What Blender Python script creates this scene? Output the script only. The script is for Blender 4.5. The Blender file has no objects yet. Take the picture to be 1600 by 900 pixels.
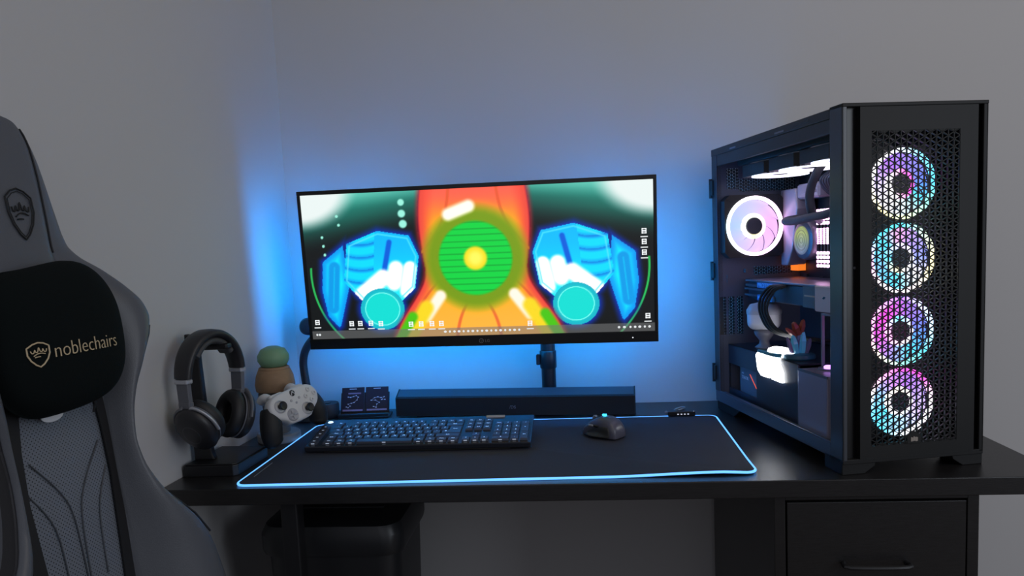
import bpy, bmesh, math, random
from mathutils import Vector as V, Matrix, Euler
random.seed(7)
T = 0.74                                   # height of the desk top above the floor
C = bpy.context.scene.collection
PI = math.pi
sin, cos = math.sin, math.cos
rad = math.radians

# ---------------------------------------------------------------- materials
def lin(c):
    return tuple((x/12.92 if x <= .04045 else ((x+.055)/1.055)**2.4) for x in [k/255. for k in c])
def mat(name, rgb, rough=.5, metal=0., emit=None, es=0., bump=0., bscale=200., var=0., vscale=8., spec=.5, coat=0., stretch=None):
    """procedural principled material; rgb is sRGB 0-255"""
    m = bpy.data.materials.new(name); m.use_nodes = True
    nt = m.node_tree; b = nt.nodes['Principled BSDF']
    c = lin(rgb)
    b.inputs['Base Color'].default_value = (*c, 1)
    b.inputs['Roughness'].default_value = rough
    b.inputs['Metallic'].default_value = metal
    b.inputs['Specular IOR Level'].default_value = spec
    b.inputs['Coat Weight'].default_value = coat
    if emit is not None:
        b.inputs['Emission Color'].default_value = (*lin(emit), 1)
        b.inputs['Emission Strength'].default_value = es
    if bump or var:
        tc = nt.nodes.new('ShaderNodeTexCoord'); mp = nt.nodes.new('ShaderNodeMapping')
        nt.links.new(tc.outputs['Object'], mp.inputs['Vector'])
        if stretch: mp.inputs['Scale'].default_value = stretch
    if var:
        n = nt.nodes.new('ShaderNodeTexNoise'); n.inputs['Scale'].default_value = vscale; n.inputs['Detail'].default_value = 5
        nt.links.new(mp.outputs['Vector'], n.inputs['Vector'])
        r = nt.nodes.new('ShaderNodeValToRGB')
        r.color_ramp.elements[0].position = .3; r.color_ramp.elements[1].position = .7
        r.color_ramp.elements[0].color = (*[x*(1-var) for x in c], 1)
        r.color_ramp.elements[1].color = (*[min(1, x*(1+var)) for x in c], 1)
        nt.links.new(n.outputs['Fac'], r.inputs['Fac']); nt.links.new(r.outputs['Color'], b.inputs['Base Color'])
    if bump:
        n2 = nt.nodes.new('ShaderNodeTexNoise'); n2.inputs['Scale'].default_value = bscale; n2.inputs['Detail'].default_value = 3
        nt.links.new(mp.outputs['Vector'], n2.inputs['Vector'])
        bp = nt.nodes.new('ShaderNodeBump'); bp.inputs['Strength'].default_value = bump; bp.inputs['Distance'].default_value = .002
        nt.links.new(n2.outputs['Fac'], bp.inputs['Height']); nt.links.new(bp.outputs['Normal'], b.inputs['Normal'])
    return m
def mat_attr(name, strength):
    """light-giving material whose colour is stored per point (LED colours, screen picture)"""
    m = bpy.data.materials.new(name); m.use_nodes = True; nt = m.node_tree
    b = nt.nodes['Principled BSDF']; a = nt.nodes.new('ShaderNodeVertexColor'); a.layer_name = 'led'
    b.inputs['Base Color'].default_value = (.02, .02, .02, 1); b.inputs['Roughness'].default_value = .35
    nt.links.new(a.outputs['Color'], b.inputs['Emission Color']); b.inputs['Emission Strength'].default_value = strength
    return m
def mat_glass(name, tint=(.93, .95, .97)):
    m = bpy.data.materials.new(name); m.use_nodes = True; nt = m.node_tree
    nt.nodes.remove(nt.nodes['Principled BSDF']); out = nt.nodes['Material Output']
    t = nt.nodes.new('ShaderNodeBsdfTransparent'); t.inputs['Color'].default_value = (*tint, 1)
    g = nt.nodes.new('ShaderNodeBsdfGlossy'); g.inputs['Roughness'].default_value = .02
    f = nt.nodes.new('ShaderNodeFresnel'); f.inputs['IOR'].default_value = 1.25
    x = nt.nodes.new('ShaderNodeMixShader')
    nt.links.new(f.outputs[0], x.inputs[0]); nt.links.new(t.outputs[0], x.inputs[1]); nt.links.new(g.outputs[0], x.inputs[2])
    nt.links.new(x.outputs[0], out.inputs['Surface'])
    return m
def mat_perf(name, rgb, pitch, rdot, rough):
    """leather with rows of punched pin holes"""
    m = mat(name, rgb, rough, bump=.12, bscale=900); nt = m.node_tree; b = nt.nodes['Principled BSDF']
    tc = nt.nodes.new('ShaderNodeTexCoord'); sp = nt.nodes.new('ShaderNodeSeparateXYZ'); nt.links.new(tc.outputs['Object'], sp.inputs[0])
    def mth(op, a, bb=None):
        n = nt.nodes.new('ShaderNodeMath'); n.operation = op
        for i, x in enumerate((a, bb)):
            if x is None: continue
            if isinstance(x, (int, float)): n.inputs[i].default_value = x
            else: nt.links.new(x, n.inputs[i])
        return n.outputs[0]
    # a square lattice turned by 45 degrees
    s = mth('ADD', sp.outputs['X'], sp.outputs['Z']); t = mth('SUBTRACT', sp.outputs['X'], sp.outputs['Z'])
    fx = mth('SUBTRACT', mth('FRACT', mth('MULTIPLY', s, 1/pitch)), .5)
    fy = mth('SUBTRACT', mth('FRACT', mth('MULTIPLY', t, 1/pitch)), .5)
    d = mth('SQRT', mth('ADD', mth('MULTIPLY', fx, fx), mth('MULTIPLY', fy, fy)))
    k = mth('LESS_THAN', d, rdot)
    mx = nt.nodes.new('ShaderNodeMix'); mx.data_type = 'RGBA'
    nt.links.new(k, mx.inputs['Factor'])
    mx.inputs['A'].default_value = (*lin(rgb), 1); mx.inputs['B'].default_value = (.004, .004, .005, 1)
    nt.links.new(mx.outputs['Result'], b.inputs['Base Color'])
    return m

# ---------------------------------------------------------------- mesh builder
class MB:
    def __init__(s): s.bm = bmesh.new()
    def _xf(s, vs, mx):
        if mx is not None:
            for v in vs: v.co = mx @ v.co
    def face(s, vs, mi=0):
        try: f = s.bm.faces.new(vs); f.material_index = mi; return f
        except ValueError: return None
    def box(s, lo, hi, mi=0, mx=None, bev=0, seg=1):
        r = bmesh.ops.create_cube(s.bm, size=1); vs = r['verts']
        c = [(a+b)/2 for a, b in zip(lo, hi)]; d = [abs(b-a) for a, b in zip(lo, hi)]
        for v in vs: v.co = V((c[i]+v.co[i]*d[i] for i in range(3)))
        fs = list({f for v in vs for f in v.link_faces})
        for f in fs: f.material_index = mi
        if bev:
            es = list({e for v in vs for e in v.link_edges})
            r = bmesh.ops.bevel(s.bm, geom=es, offset=bev, segments=seg, profile=.5, affect='EDGES')
            vs = list({v for f in r['faces'] for v in f.verts} | {v for v in vs if v.is_valid})
            for f in r['faces']: f.material_index = mi
        s._xf(vs, mx); return s
    def rings(s, rings, mi=0, closed=True, cap=True, loop=False):
        """skin a list of rings of points"""
        R = [[s.bm.verts.new(p) for p in r] for r in rings]
        n = len(R[0]); m = len(R)
        for i in range(m if loop else m-1):
            a, b = R[i], R[(i+1) % m]
            for j in range(n if closed else n-1):
                s.face([a[j], a[(j+1) % n], b[(j+1) % n], b[j]], mi)
        if cap and closed and not loop:
            s.face(list(reversed(R[0])), mi); s.face(R[-1], mi)
        return R
    def lathe(s, prof, mx=None, n=32, mi=0, cap=True, sx=1., sy=1.):
        """profile of (radius, height) turned round z"""
        rr = []
        for r, z in prof:
            ring = [V((r*cos(2*PI*k/n)*sx, r*sin(2*PI*k/n)*sy, z)) for k in range(n)]
            rr.append([(mx @ p) if mx is not None else p for p in ring])
        return s.rings(rr, mi, True, cap)
    def cyl(s, p0, p1, r0, r1=None, n=24, mi=0):
        return s.tube([p0, p1], [r0, r0 if r1 is None else r1], n, mi)
    def tube(s, path, r, n=10, mi=0, loop=False, flat=1., up=None):
        path = [V(p) for p in path]; m = len(path)
        rs = r if isinstance(r, (list, tuple)) else [r]*m
        prev = None; rr = []
        for i, p in enumerate(path):
            if loop: t = path[(i+1) % m]-path[i-1]
            else: t = path[min(i+1, m-1)]-path[max(i-1, 0)]
            t.normalize()
            if prev is None:
                a = V(up) if up else (V((0, 0, 1)) if abs(t.z) < .9 else V((1, 0, 0)))
                x = (a - t*a.dot(t)).normalized()
            else:
                x = (prev - t*prev.dot(t)).normalized()
            prev = x; y = t.cross(x)
            rr.append([p + x*cos(2*PI*k/n)*rs[i]*flat + y*sin(2*PI*k/n)*rs[i] for k in range(n)])
        return s.rings(rr, mi, True, True, loop)
    def prism(s, pts, h0, h1, mx=None, mi=0):
        """outline (x, y) pulled from z = h0 to h1"""
        a = [V((x, y, h0)) for x, y in pts]; b = [V((x, y, h1)) for x, y in pts]
        if mx is not None: a = [mx @ p for p in a]; b = [mx @ p for p in b]
        return s.rings([a, b], mi)
    def ball(s, c, r, mi=0, u=20, v=12, mx=None):
        rx, ry, rz = r if isinstance(r, (tuple, list)) else (r, r, r)
        k = bmesh.ops.create_uvsphere(s.bm, u_segments=u, v_segments=v, radius=1)
        vs = k['verts']
        for q in vs: q.co = V((c[0]+q.co.x*rx, c[1]+q.co.y*ry, c[2]+q.co.z*rz))
        for f in {f for q in vs for f in q.link_faces}: f.material_index = mi
        s._xf(vs, mx); return s
    def torus(s, R, r, mx=None, n=40, k=10, mi=0, sx=1., sy=1., rz=None):
        rr = []
        for i in range(n):
            a = 2*PI*i/n; ring = []
            for j in range(k):
                b = 2*PI*j/k; q = R + r*cos(b)
                p = V((q*cos(a)*sx, q*sin(a)*sy, (rz or r)*sin(b)))
                ring.append(mx @ p if mx is not None else p)
            rr.append(ring)
        return s.rings(rr, mi, True, False, True)
    def text(s, txt, size, mx, mi=0, depth=.0004, align='LEFT', fn=None, off=0.):
        """lettering as solid mesh in the xy plane of mx; fn optionally bends each point"""
        cu = bpy.data.curves.new('txt', 'FONT'); cu.body = txt; cu.size = size; cu.extrude = depth/2; cu.align_x = align; cu.offset = off
        cu.resolution_u = 3
        o = bpy.data.objects.new('txt', cu); C.objects.link(o)
        dg = bpy.context.evaluated_depsgraph_get(); me = bpy.data.meshes.new_from_object(o.evaluated_get(dg))
        bpy.data.objects.remove(o); bpy.data.curves.remove(cu)
        vs = []
        for v in me.vertices:
            p = V(v.co)
            p = fn(p) if fn else mx @ p
            vs.append(s.bm.verts.new(p))
        for f in me.polygons: s.face([vs[i] for i in f.vertices], mi)
        bpy.data.meshes.remove(me); return s
    def build(s, name, mats, parent=None, smooth=0, sub=0, bevel=0, loc=None, led=None):
        bm = s.bm
        bmesh.ops.recalc_face_normals(bm, faces=bm.faces)
        me = bpy.data.meshes.new(name)
        if smooth:
            for f in bm.faces: f.smooth = True
            for e in bm.edges:
                if len(e.link_faces) == 2 and e.calc_face_angle(0) > rad(smooth): e.smooth = False
        bm.to_mesh(me); bm.free()
        if loc is not None: me.transform(Matrix.Translation(-V(loc)))
        for m in (mats if isinstance(mats, (list, tuple)) else [mats]): me.materials.append(m)
        if led:
            at = me.color_attributes.new('led', 'FLOAT_COLOR', 'POINT')
            for i, v in enumerate(me.vertices): at.data[i].color = (*led(v.co), 1)
        o = bpy.data.objects.new(name, me); C.objects.link(o)
        if parent is not None: o.parent = parent
        if loc is not None: o.location = loc
        if bevel:
            b = o.modifiers.new('bevel', 'BEVEL'); b.width = bevel; b.segments = 2; b.limit_method = 'ANGLE'; b.angle_limit = rad(40)
        if sub:
            q = o.modifiers.new('subdivision', 'SUBSURF'); q.levels = sub; q.render_levels = sub
        return o
def tag(o, label, cat, group=None):
    o['label'] = label; o['category'] = cat
    if group: o['group'] = group
    return o
def thing(name, label, cat, loc, rz=0., group=None, mx=None):
    o = bpy.data.objects.new(name, None); C.objects.link(o); o.empty_display_size = .05
    if mx is not None: o.matrix_world = mx
    else:
        o.location = (loc[0], loc[1], loc[2]+T); o.rotation_euler = (0, 0, rz)
    return tag(o, label, cat, group)
def struct(name, mb, m):
    o = mb.build(name, m); o['kind'] = 'structure'; return o
def TR(*a): return Matrix.Translation(V(a))
def RX(d): return Matrix.Rotation(rad(d), 4, 'X')
def RY(d): return Matrix.Rotation(rad(d), 4, 'Y')
def RZ(d): return Matrix.Rotation(rad(d), 4, 'Z')
def FACE(o, x, y):
    """matrix with local x -> x, local y -> y, origin o"""
    x = V(x).normalized(); y = V(y).normalized(); z = x.cross(y)
    m = Matrix((x, y, z)).transposed().to_4x4(); m.translation = V(o); return m
def smooth_path(pts, n=6, loop=False):
    """Catmull-Rom through points"""
    P = [V(p) for p in pts]; out = []; m = len(P)
    for i in range(m if loop else m-1):
        g = lambda k: P[k % m] if loop else P[max(0, min(m-1, k))]
        a, b, c, d = g(i-1), g(i), g(i+1), g(i+2)
        for j in range(n):
            t = j/n
            out.append(.5*((2*b)+(c-a)*t+(2*a-5*b+4*c-d)*t*t+(3*b-a-3*c+d)*t**3))
    if not loop: out.append(P[-1])
    return out

# ---------------------------------------------------------------- palette
WALL = mat('wall_paint', (192, 191, 192), .85, bump=.05, bscale=350)
FLOORM = mat('floor_boards', (120, 105, 92), .5, var=.2, vscale=6, stretch=(1, 8, 1))
DESKM = mat('black_brown_wood', (31, 30, 31), .29, bump=.12, bscale=90, var=.25, vscale=30, stretch=(1.2, 26, 26), spec=.5)
BLK = mat('black_plastic', (20, 20, 22), .45)
BLK2 = mat('matt_black_metal', (24, 24, 27), .5, bump=.04, bscale=900)
GLOSS = mat('gloss_black', (8, 8, 10), .16)
DARK = mat('dark_grey_plastic', (44, 45, 48), .5)
GREY = mat('mid_grey_plastic', (104, 106, 110), .45)
SILV = mat('brushed_silver', (178, 178, 184), .35, metal=.7)
WHITE = mat('white_plastic', (214, 214, 216), .42)
RUB = mat('black_rubber', (16, 16, 17), .75, bump=.1, bscale=700)

# ---------------------------------------------------------------- room
wl = rad(-2.2447)
WX, WD = -.734, V((sin(wl), -cos(wl), 0))           # left wall: start and direction towards the camera
m = MB(); m.box((-1.2, 0, 0), (3.2, .1, 2.5)); struct('wall_back', m, WALL)
m = MB(); e = V((WX, 0, 0))+WD*3.2; s0 = V((WX, 0, 0))
m.prism([(s0.x, .0), (e.x, e.y), (e.x-.1, e.y), (s0.x-.1, .0)], 0, 2.5); struct('wall_left', m, WALL)
m = MB(); m.box((-1.2, -3.3, -.1), (3.2, .1, 0)); struct('floor', m, FLOORM)

# ---------------------------------------------------------------- desk
D = .634
desk = thing('desk', 'long black brown wooden desk along the grey walls', 'desk', (0, -D/2, -T))
m = MB(); m.prism([(-.7575, -D/2), (.775, -D/2), (.775, D/2-.002), (-.733, D/2-.002)], T-.030, T)
m.build('tabletop', DESKM, desk, bevel=.0015)
for x, y in ((-.535, -.265), (-.70, .27)):
    m = MB(); m.box((x-.016, y-.016, 0), (x+.016, y+.016, T-.031)); m.build('leg', BLK2, desk, bevel=.003)
cab = thing('drawer_cabinet', 'black wooden drawer cabinet under the right end of the desk', 'cabinet', (.48, -.35, -T))
x0, x1, y0, y1, h = -.162, .165, -.272, .30, T-.0325
m = MB()
m.box((x0, y0, .03), (x0+.018, y1, h)); m.box((x1-.018, y0, .03), (x1, y1, h)); m.box((x0+.018, y1-.01, .03), (x1-.018, y1, h))
m.box((x0+.018, y0+.02, .03), (x1-.018, y1-.01, .048)); m.box((x0+.018, y0+.02, h-.018), (x1-.018, y1-.01, h)); m.box((x0+.018, y0, h-.006), (x1-.018, y0+.02, h))
m.build('body', DESKM, cab, bevel=.001)
dh = (h-.006-.034)/4
for k in range(4):
    m = MB(); zz = .032+k*dh
    m.box((x0+.0205, y0-.001, zz+.0015), (x1-.0205, y0+.016, zz+dh-.0015)); d_ = m.build('drawer', DESKM, cab, bevel=.0012)
    m = MB(); m.tube(smooth_path([(-.05, y0-.001, zz+.06), (-.045, y0-.02, zz+.06), (.045, y0-.02, zz+.06), (.05, y0-.001, zz+.06)], 4), .004, 8); m.build('handle', BLK2, d_, smooth=40)
for sx in (x0+.012, x1-.012):
    for sy in (y0+.03, y1-.03):
        m = MB(); m.cyl((sx, sy, 0), (sx, sy, .031), .011); m.build('foot', BLK, cab, smooth=40)
# under the desk: a rounded dark bin and a hanging cable
bx = thing('storage_bin', 'dark lidded bin with rounded corners standing under the desk', 'bin', (-.50, -.38, -T))
def rrect(w, d, r, n=6):
    o = []
    for cx, cy, a0 in ((w/2-r, d/2-r, 0), (-w/2+r, d/2-r, 90), (-w/2+r, -d/2+r, 180), (w/2-r, -d/2+r, 270)):
        for k in range(n+1): o.append((cx+r*cos(rad(a0+90*k/n)), cy+r*sin(rad(a0+90*k/n))))
    return o
def stack(mb, prof, mi=0, r=.04, mx=None):
    """rounded rectangles (w, d, z) skinned upwards"""
    return mb.rings([[(mx @ V((x, y, z))) if mx else V((x, y, z)) for x, y in rrect(w, d, min(r, w/2.01, d/2.01))] for w, d, z in prof], mi)
BINM = mat('bin_plastic', (34, 35, 38), .4)
m = MB(); stack(m, [(.22, .2, 0), (.24, .22, .02), (.27, .24, .56)]); m.build('body', BINM, bx, smooth=40)
m = MB(); stack(m, [(.285, .255, .5605), (.29, .26, .57), (.29, .26, .60), (.275, .245, .618), (.2, .18, .624)]); lid = m.build('lid', BINM, bx, smooth=30)
m = MB()
for k in (-1, 0, 1): m.box((-.09, k*.03-.006, .624), (.09, k*.03+.006, .627))
m.build('rib', BINM, lid, bevel=.001)
m = MB(); p0 = V((-.27, -.3, T-.034))
m.tube(smooth_path([p0, (-.29, -.3, T-.055), (-.33, -.28, T-.10), (-.36, -.2, T-.16), (-.33, -.1, T-.2), (-.25, -.04, T-.13), (-.22, -.02, T-.034)], 8), .0045, 8)
tag(m.build('power_cable', mat('dark_blue_cable', (22, 26, 60), .4), smooth=60, loc=p0), 'dark blue cable hanging in a loop below the desk top', 'cable')
# ---------------------------------------------------------------- monitor
MW, MH = .812, .369
mm = TR(-.226, -.19, .366+T) @ RZ(-1.364) @ RX(4.131) @ RY(.386)
mon = thing('monitor', 'ultrawide black monitor with a glowing orange, green and cyan picture on screen', 'monitor', None, mx=mm)
w2, h2 = MW/2, MH/2
m = MB()
def slab(sx, sz, y, r=.004):
    return [V((x, y, z)) for x, z in rrect(sx, sz, r, 3)]
m.rings([slab(MW, MH, .0), slab(MW, MH, .012), slab(MW-.01, MH-.01, .018), slab(MW-.16, MH-.1, .032), slab(MW-.2, MH-.14, .040)])
m.build('casing', mat('monitor_back', (22, 22, 24), .4), mon, smooth=25)
bz_s, bz_t, bz_b = .0075, .0095, .0245           # bezel widths
m = MB(); y0, y1 = -.0035, .0
m.box((-w2, y0, h2-bz_t), (w2, y1, h2)); m.box((-w2, y0-.001, -h2), (w2, y1, -h2+bz_b))
m.box((-w2, y0, -h2+bz_b), (-w2+bz_s, y1, h2-bz_t)); m.box((w2-bz_s, y0, -h2+bz_b), (w2, y1, h2-bz_t))
bez = m.build('bezel', mat('bezel_plastic', (16, 16, 18), .3), mon, bevel=.0008)
m = MB(); m.text('LG', .0095, FACE((.012, y0-.0012, -h2+.0085), (1, 0, 0), (0, 0, 1)))
c0 = (.004, y0-.0012, -h2+.0118)
m.torus(.0048, .0006, TR(*c0) @ RX(90), 24, 6)
m.box((c0[0]-.0012, y0-.0014, c0[2]-.002), (c0[0]-.0004, y0-.001, c0[2]+.002)); m.box((c0[0]-.0012, y0-.0014, c0[2]-.002), (c0[0]+.001, y0-.001, c0[2]-.0012))
m.box((c0[0]+.0008, y0-.0014, c0[2]+.0002), (c0[0]+.003, y0-.001, c0[2]+.001))
m.build('maker_logo', mat('logo_grey', (120, 120, 122), .4), bez)
m = MB(); m.ball((w2-.057, y0-.001, -h2+.0105), .0013); m.build('power_light', mat('white_led', (230, 230, 235), .4, emit=(235, 240, 255), es=1.6), bez)['label'] = 'small white power light'
# screen: a fine grid whose picture is a loose pattern of coloured shapes
sw, sh = MW-2*bz_s, MH-bz_t-bz_b; sx0, sz0 = -w2+bz_s, -h2+bz_b
def sm(a, b, x):
    t = max(0., min(1., (x-a)/(b-a))); return t*t*(3-2*t)
def mixc(a, b, t): return tuple(p+(q-p)*t for p, q in zip(a, b))
def ell(x, y, cx, cy, rx, ry, ang=0.):
    dx, dy = x-cx, y-cy; c, s = cos(rad(ang)), sin(rad(ang)); X, Y = dx*c+dy*s, -dx*s+dy*c
    return math.sqrt((X/rx)**2+(Y/ry)**2)
def seg(x, y, ax, ay, bx_, by):
    vx, vy = bx_-ax, by-ay; t = max(0, min(1, ((x-ax)*vx+(y-ay)*vy)/(vx*vx+vy*vy))); return math.hypot(x-ax-vx*t, y-ay-vy*t)
ASP = sw/sh
def picture(p):
    x = (p.x-sx0)/sh; y = 1-(p.z-sz0)/sh                  # 0..2.27 across, 0..1 down
    xm = min(x, ASP-x)                                     # the pattern is about symmetric
    right = x > ASP/2
    c = (10, 13, 14)
    # pale corners fading through teal bands into the dark middle
    k = y+.55*max(0, xm-.02)**1.0+(.30 if xm > .85 else .30*sm(.0, .85, xm))-.10
    d = y*1.0+xm*.16 - .02
    c = mixc((28, 118, 104), c, sm(.10, .40, d)) if True else c
    c = mixc((96, 196, 178), c, sm(.02, .16, y+xm*.10)) if y+xm*.10 < .16 else c
    cr = ell(xm, y, -.04, -.03, .46, .30)
    c = mixc((226, 236, 234), c, sm(.62, 1.0, cr))
    # thin green arcs at the lower corners
    a = abs(ell(xm, y, .75, .55, .72, .66)-1.); 
    if y > .5: c = mixc((40, 190, 90), c, sm(.004, .014, a))
    # cyan masses: faceted blocks with curved ribs, pale bars and a dial
    def inside(poly):
        """signed distance-like value: below 0 inside a convex outline"""
        d = -9.
        for i in range(len(poly)):
            (ax, ay), (bx2, by2) = poly[i], poly[(i+1) % len(poly)]
            L_ = math.hypot(bx2-ax, by2-ay); d = max(d, ((xm-ax)*(by2-ay)-(y-ay)*(bx2-ax))/L_)
        return d
    A1 = [(.30, .34), (.52, .26), (.74, .30), (.80, .44), (.76, .66), (.60, .80), (.40, .76), (.26, .60)]
    A2 = [(.12, .46), (.30, .33), (.36, .42), (.30, .62), (.32, .80), (.20, .92), (.13, .84), (.10, .66)]
    d1, d2 = -inside(A1[::-1]) if False else inside([(p[0], p[1]) for p in A1]), inside(A2)
    q3 = ell(xm, y, .52, .80, .155, .145)
    dm = min(d1, d2, (q3-1)*.15)
    c = mixc((0, 50, 190), c, sm(-.02, .055, dm))
    if d2 < .0:
        c = mixc((0, 232, 255), (0, 150, 235), sm(-.07, .0, d2)); c = mixc((0, 150, 225), c, sm(.010, .03, abs(seg(xm, y, .20, .50, .17, .78)-.02)))
    if d1 < .0:
        t = sm(.30, .80, y); c = mixc((0, 190, 250), (50, 235, 250), t)
        if xm < .50-.10*(y-.3):                              # ribbed half
            w_ = (y*11.5+2.2*(xm-.40)**2*8) % 1.; c = mixc((0, 150, 228), (20, 215, 252), sm(.0, .35, w_)*(1-.5*sm(.7, 1., w_)))
        else:
            c = mixc((0, 120, 220), c, sm(.010, .026, seg(xm, y, .60, .34, .545, .56)))
        c = mixc((250, 255, 255), c, sm(.035, .075, seg(xm, y, .38, .70, .54, .58)))
        c = mixc((245, 254, 255), c, sm(.032, .070, seg(xm, y, .635, .52, .615, .62))); c = mixc((245, 254, 255), c, sm(.030, .06, seg(xm, y, .735, .52, .70, .68)))
        c = mixc((90, 220, 250), c, sm(.002, .010, abs(d1+.02))+.3)
    if q3 < 1:
        c = mixc((10, 214, 204), (16, 178, 196), sm(.70, .92, q3)); c = mixc((120, 250, 240), c, sm(.010, .03, abs(q3-.78)))
    # a wavy orange band with a striped green ring in the middle
    X = abs(x-ASP/2); edge = .335+.035*sin(y*5.2+.4)+.26*sm(.50, 1., y)
    o = X-edge
    c = mixc((196, 34, 46), c, sm(-.012, .05, o))
    if o < .014:
        w = mixc((250, 92, 66), (255, 146, 30), sm(.0, .30, y)); w = mixc(w, (255, 152, 56), sm(.5, 1., y))
        w = mixc((226, 76, 54), w, sm(.0, .11, -o))
        c = mixc(w, c, sm(-.006, .014, o))
        wv = abs(((X*3.1-y*1.9+.25*sin(y*6)) % 1.)-.5)
        c = mixc((214, 84, 44), c, sm(.02, .05, wv)+.35)
        r = math.hypot(x-ASP/2, (y-.47))
        c = mixc((236, 214, 30), c, sm(.20, .42, r)); c = mixc((116, 150, 14), c, sm(.05, .16, abs(r-.245)))
        st = .82+.18*(abs(((y*24) % 1)-.5) > .12)
        c = mixc(tuple(v*st for v in (10, 205, 64)), c, sm(.072, .098, abs(r-.165)))
        c = mixc((250, 240, 90), c, sm(.02, .08, r))
        c = mixc((255, 252, 236), c, sm(.022, .060, seg(x, y, ASP/2-.17, .17, ASP/2-.03, .12)))
        c = mixc((255, 240, 222), c, sm(.022, .055, seg(X, y, .36, .86, .255, .72)))
    gb = seg(xm, y, ASP/2-.50, 1.02, ASP/2-.36, .80); c = mixc((240, 210, 30), c, sm(.03, .07, gb)); c = mixc((70, 190, 10), c, sm(.02, .05, seg(xm, y, ASP/2-.56, 1.02, ASP/2-.46, .86)))
    # small pale dots in the dark area
    for px, py, r in ((.245, .15, .012), (.255, .21, .012), (.13, .29, .012), (.135, .35, .012), (.14, .41, .012), (.70, .075, .028), (.70, .15, .032), (.705, .22, .034)):
        c = mixc((150, 235, 215), c, sm(r*.6, r, math.hypot(xm-px, (y-py)))) if not right else c
    # task bar along the bottom
    if y > .945: c = mixc(c, (112, 112, 112), .62)
    return lin([max(0, min(255, v)) for v in c])
NX, NZ = 460, 204
m = MB(); g = [[m.bm.verts.new((sx0+sw*i/NX, -.0012, sz0+sh*j/NZ)) for i in range(NX+1)] for j in range(NZ+1)]
for j in range(NZ):
    for i in range(NX): m.face([g[j][i], g[j][i+1], g[j+1][i+1], g[j+1][i]])
scr = m.build('screen', mat_attr('screen_picture', 1.12), mon, led=picture)
# desktop icons and task bar marks: thin lit tiles on the screen
ICON = mat('screen_icons', (200, 200, 200), .5, emit=(225, 230, 230), es=.9)
def tile(m, u, v, du, dv):
    x = sx0+sw*u; z = sz0+sh*(1-v); m.box((x-sw*du/2, -.0017, z-sh*dv/2), (x+sw*du/2, -.0014, z+sh*dv/2))
for u, v in ((.018, .885), (.122, .90), (.148, .90), (.180, .90), (.210, .905), (.300, .915), (.330, .915), (.362, .915), (.390, .915), (.648, .93), (.974, .335), (.974, .405), (.974, .475), (.981, .90)):
    m = MB()
    for a, b, c_, d_ in ((0, -.018, .013, .007), (0, .010, .013, .007), (-.0053, -.003, .0026, .034), (.0053, -.003, .0026, .034), (0, -.004, .0110, .010), (0, .034, .020, .007)): tile(m, u+a, v+b, c_, d_)
    m.build('desktop_icon', ICON, scr)
for k, u in enumerate([.014, .022]+[.40+.0135*k for k in range(17)]+[.90, .915, .932, .945, .958, .972, .985]):
    m = MB(); m.ball((sx0+sw*u, -.0014, sz0+sh*.03), (.0024+.0005*(k % 3), .0005, .0026)); m.build('taskbar_mark', ICON, scr)
# light strip stuck round the back of the casing
LED = mat('blue_led_strip', (40, 120, 255), .4, emit=(0, 152, 255), es=54)
m = MB(); L = .375; H = .150
for a, b in (((L, H), (L, -H)), ((L, -H), (-L, -H)), ((-L, -H), (-L, H))):
    lo = (min(a[0], b[0])-.005, .0165, min(a[1], b[1])-.005); hi = (max(a[0], b[0])+.005, .034, max(a[1], b[1])+.005)
    m.box(lo, hi)
m.build('led_strip', LED, mon)['label'] = 'blue light strip on the back of the casing'
# ---------------------------------------------------------------- monitor arm
px, py = -.0765, -.058
arm = thing('monitor_mount', 'black round monitor mount post rising from the desk behind the soundbar', 'monitor mount', (px, py, 0))
ARMM = mat('arm_black_metal', (26, 26, 29), .32)
m = MB(); m.cyl((0, 0, .028), (0, 0, .315), .0178, n=32); m.build('pole', ARMM, arm, smooth=40)
m = MB(); m.box((-.035, -.03, 0), (.035, .04, .008), bev=.003); m.lathe([(.030, .008), (.030, .012), (.024, .018), (.0215, .032), (.0181, .034)], n=32); m.build('base_clamp', ARMM, arm, smooth=30)
m = MB(); n = 28
rr = []
for z in (.03, .046):
    rr.append([V(((.0245 if k % 2 else .0225)*cos(PI*k/n), (.0245 if k % 2 else .0225)*sin(PI*k/n), z)) for k in range(2*n)])
m.rings(rr); m.build('knurled_ring', ARMM, arm)
m = MB(); m.lathe([(.0195, .105), (.0205, .107), (.0205, .146), (.0195, .148)], n=32); m.box((-.029, -.012, .114), (-.019, .006, .140), bev=.002); m.build('collar', ARMM, arm, smooth=30)
m = MB(); m.lathe([(.0225, .285), (.0225, .335)], n=32)
m.box((-.165, -.018, .292), (-.0, .012, .328), bev=.004)
m.box((-.19, -.075, .280), (-.135, .01, .335), bev=.004); m.build('arm_link', ARMM, arm, smooth=30)
m = MB(); m.prism([(0.018, .178), (.034, .214), (.034, .285), (.018, .285)], -.02, .02, FACE((0, 0, 0), (1, 0, 0), (0, 0, 1))); m.build('bracket', ARMM, arm)

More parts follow.
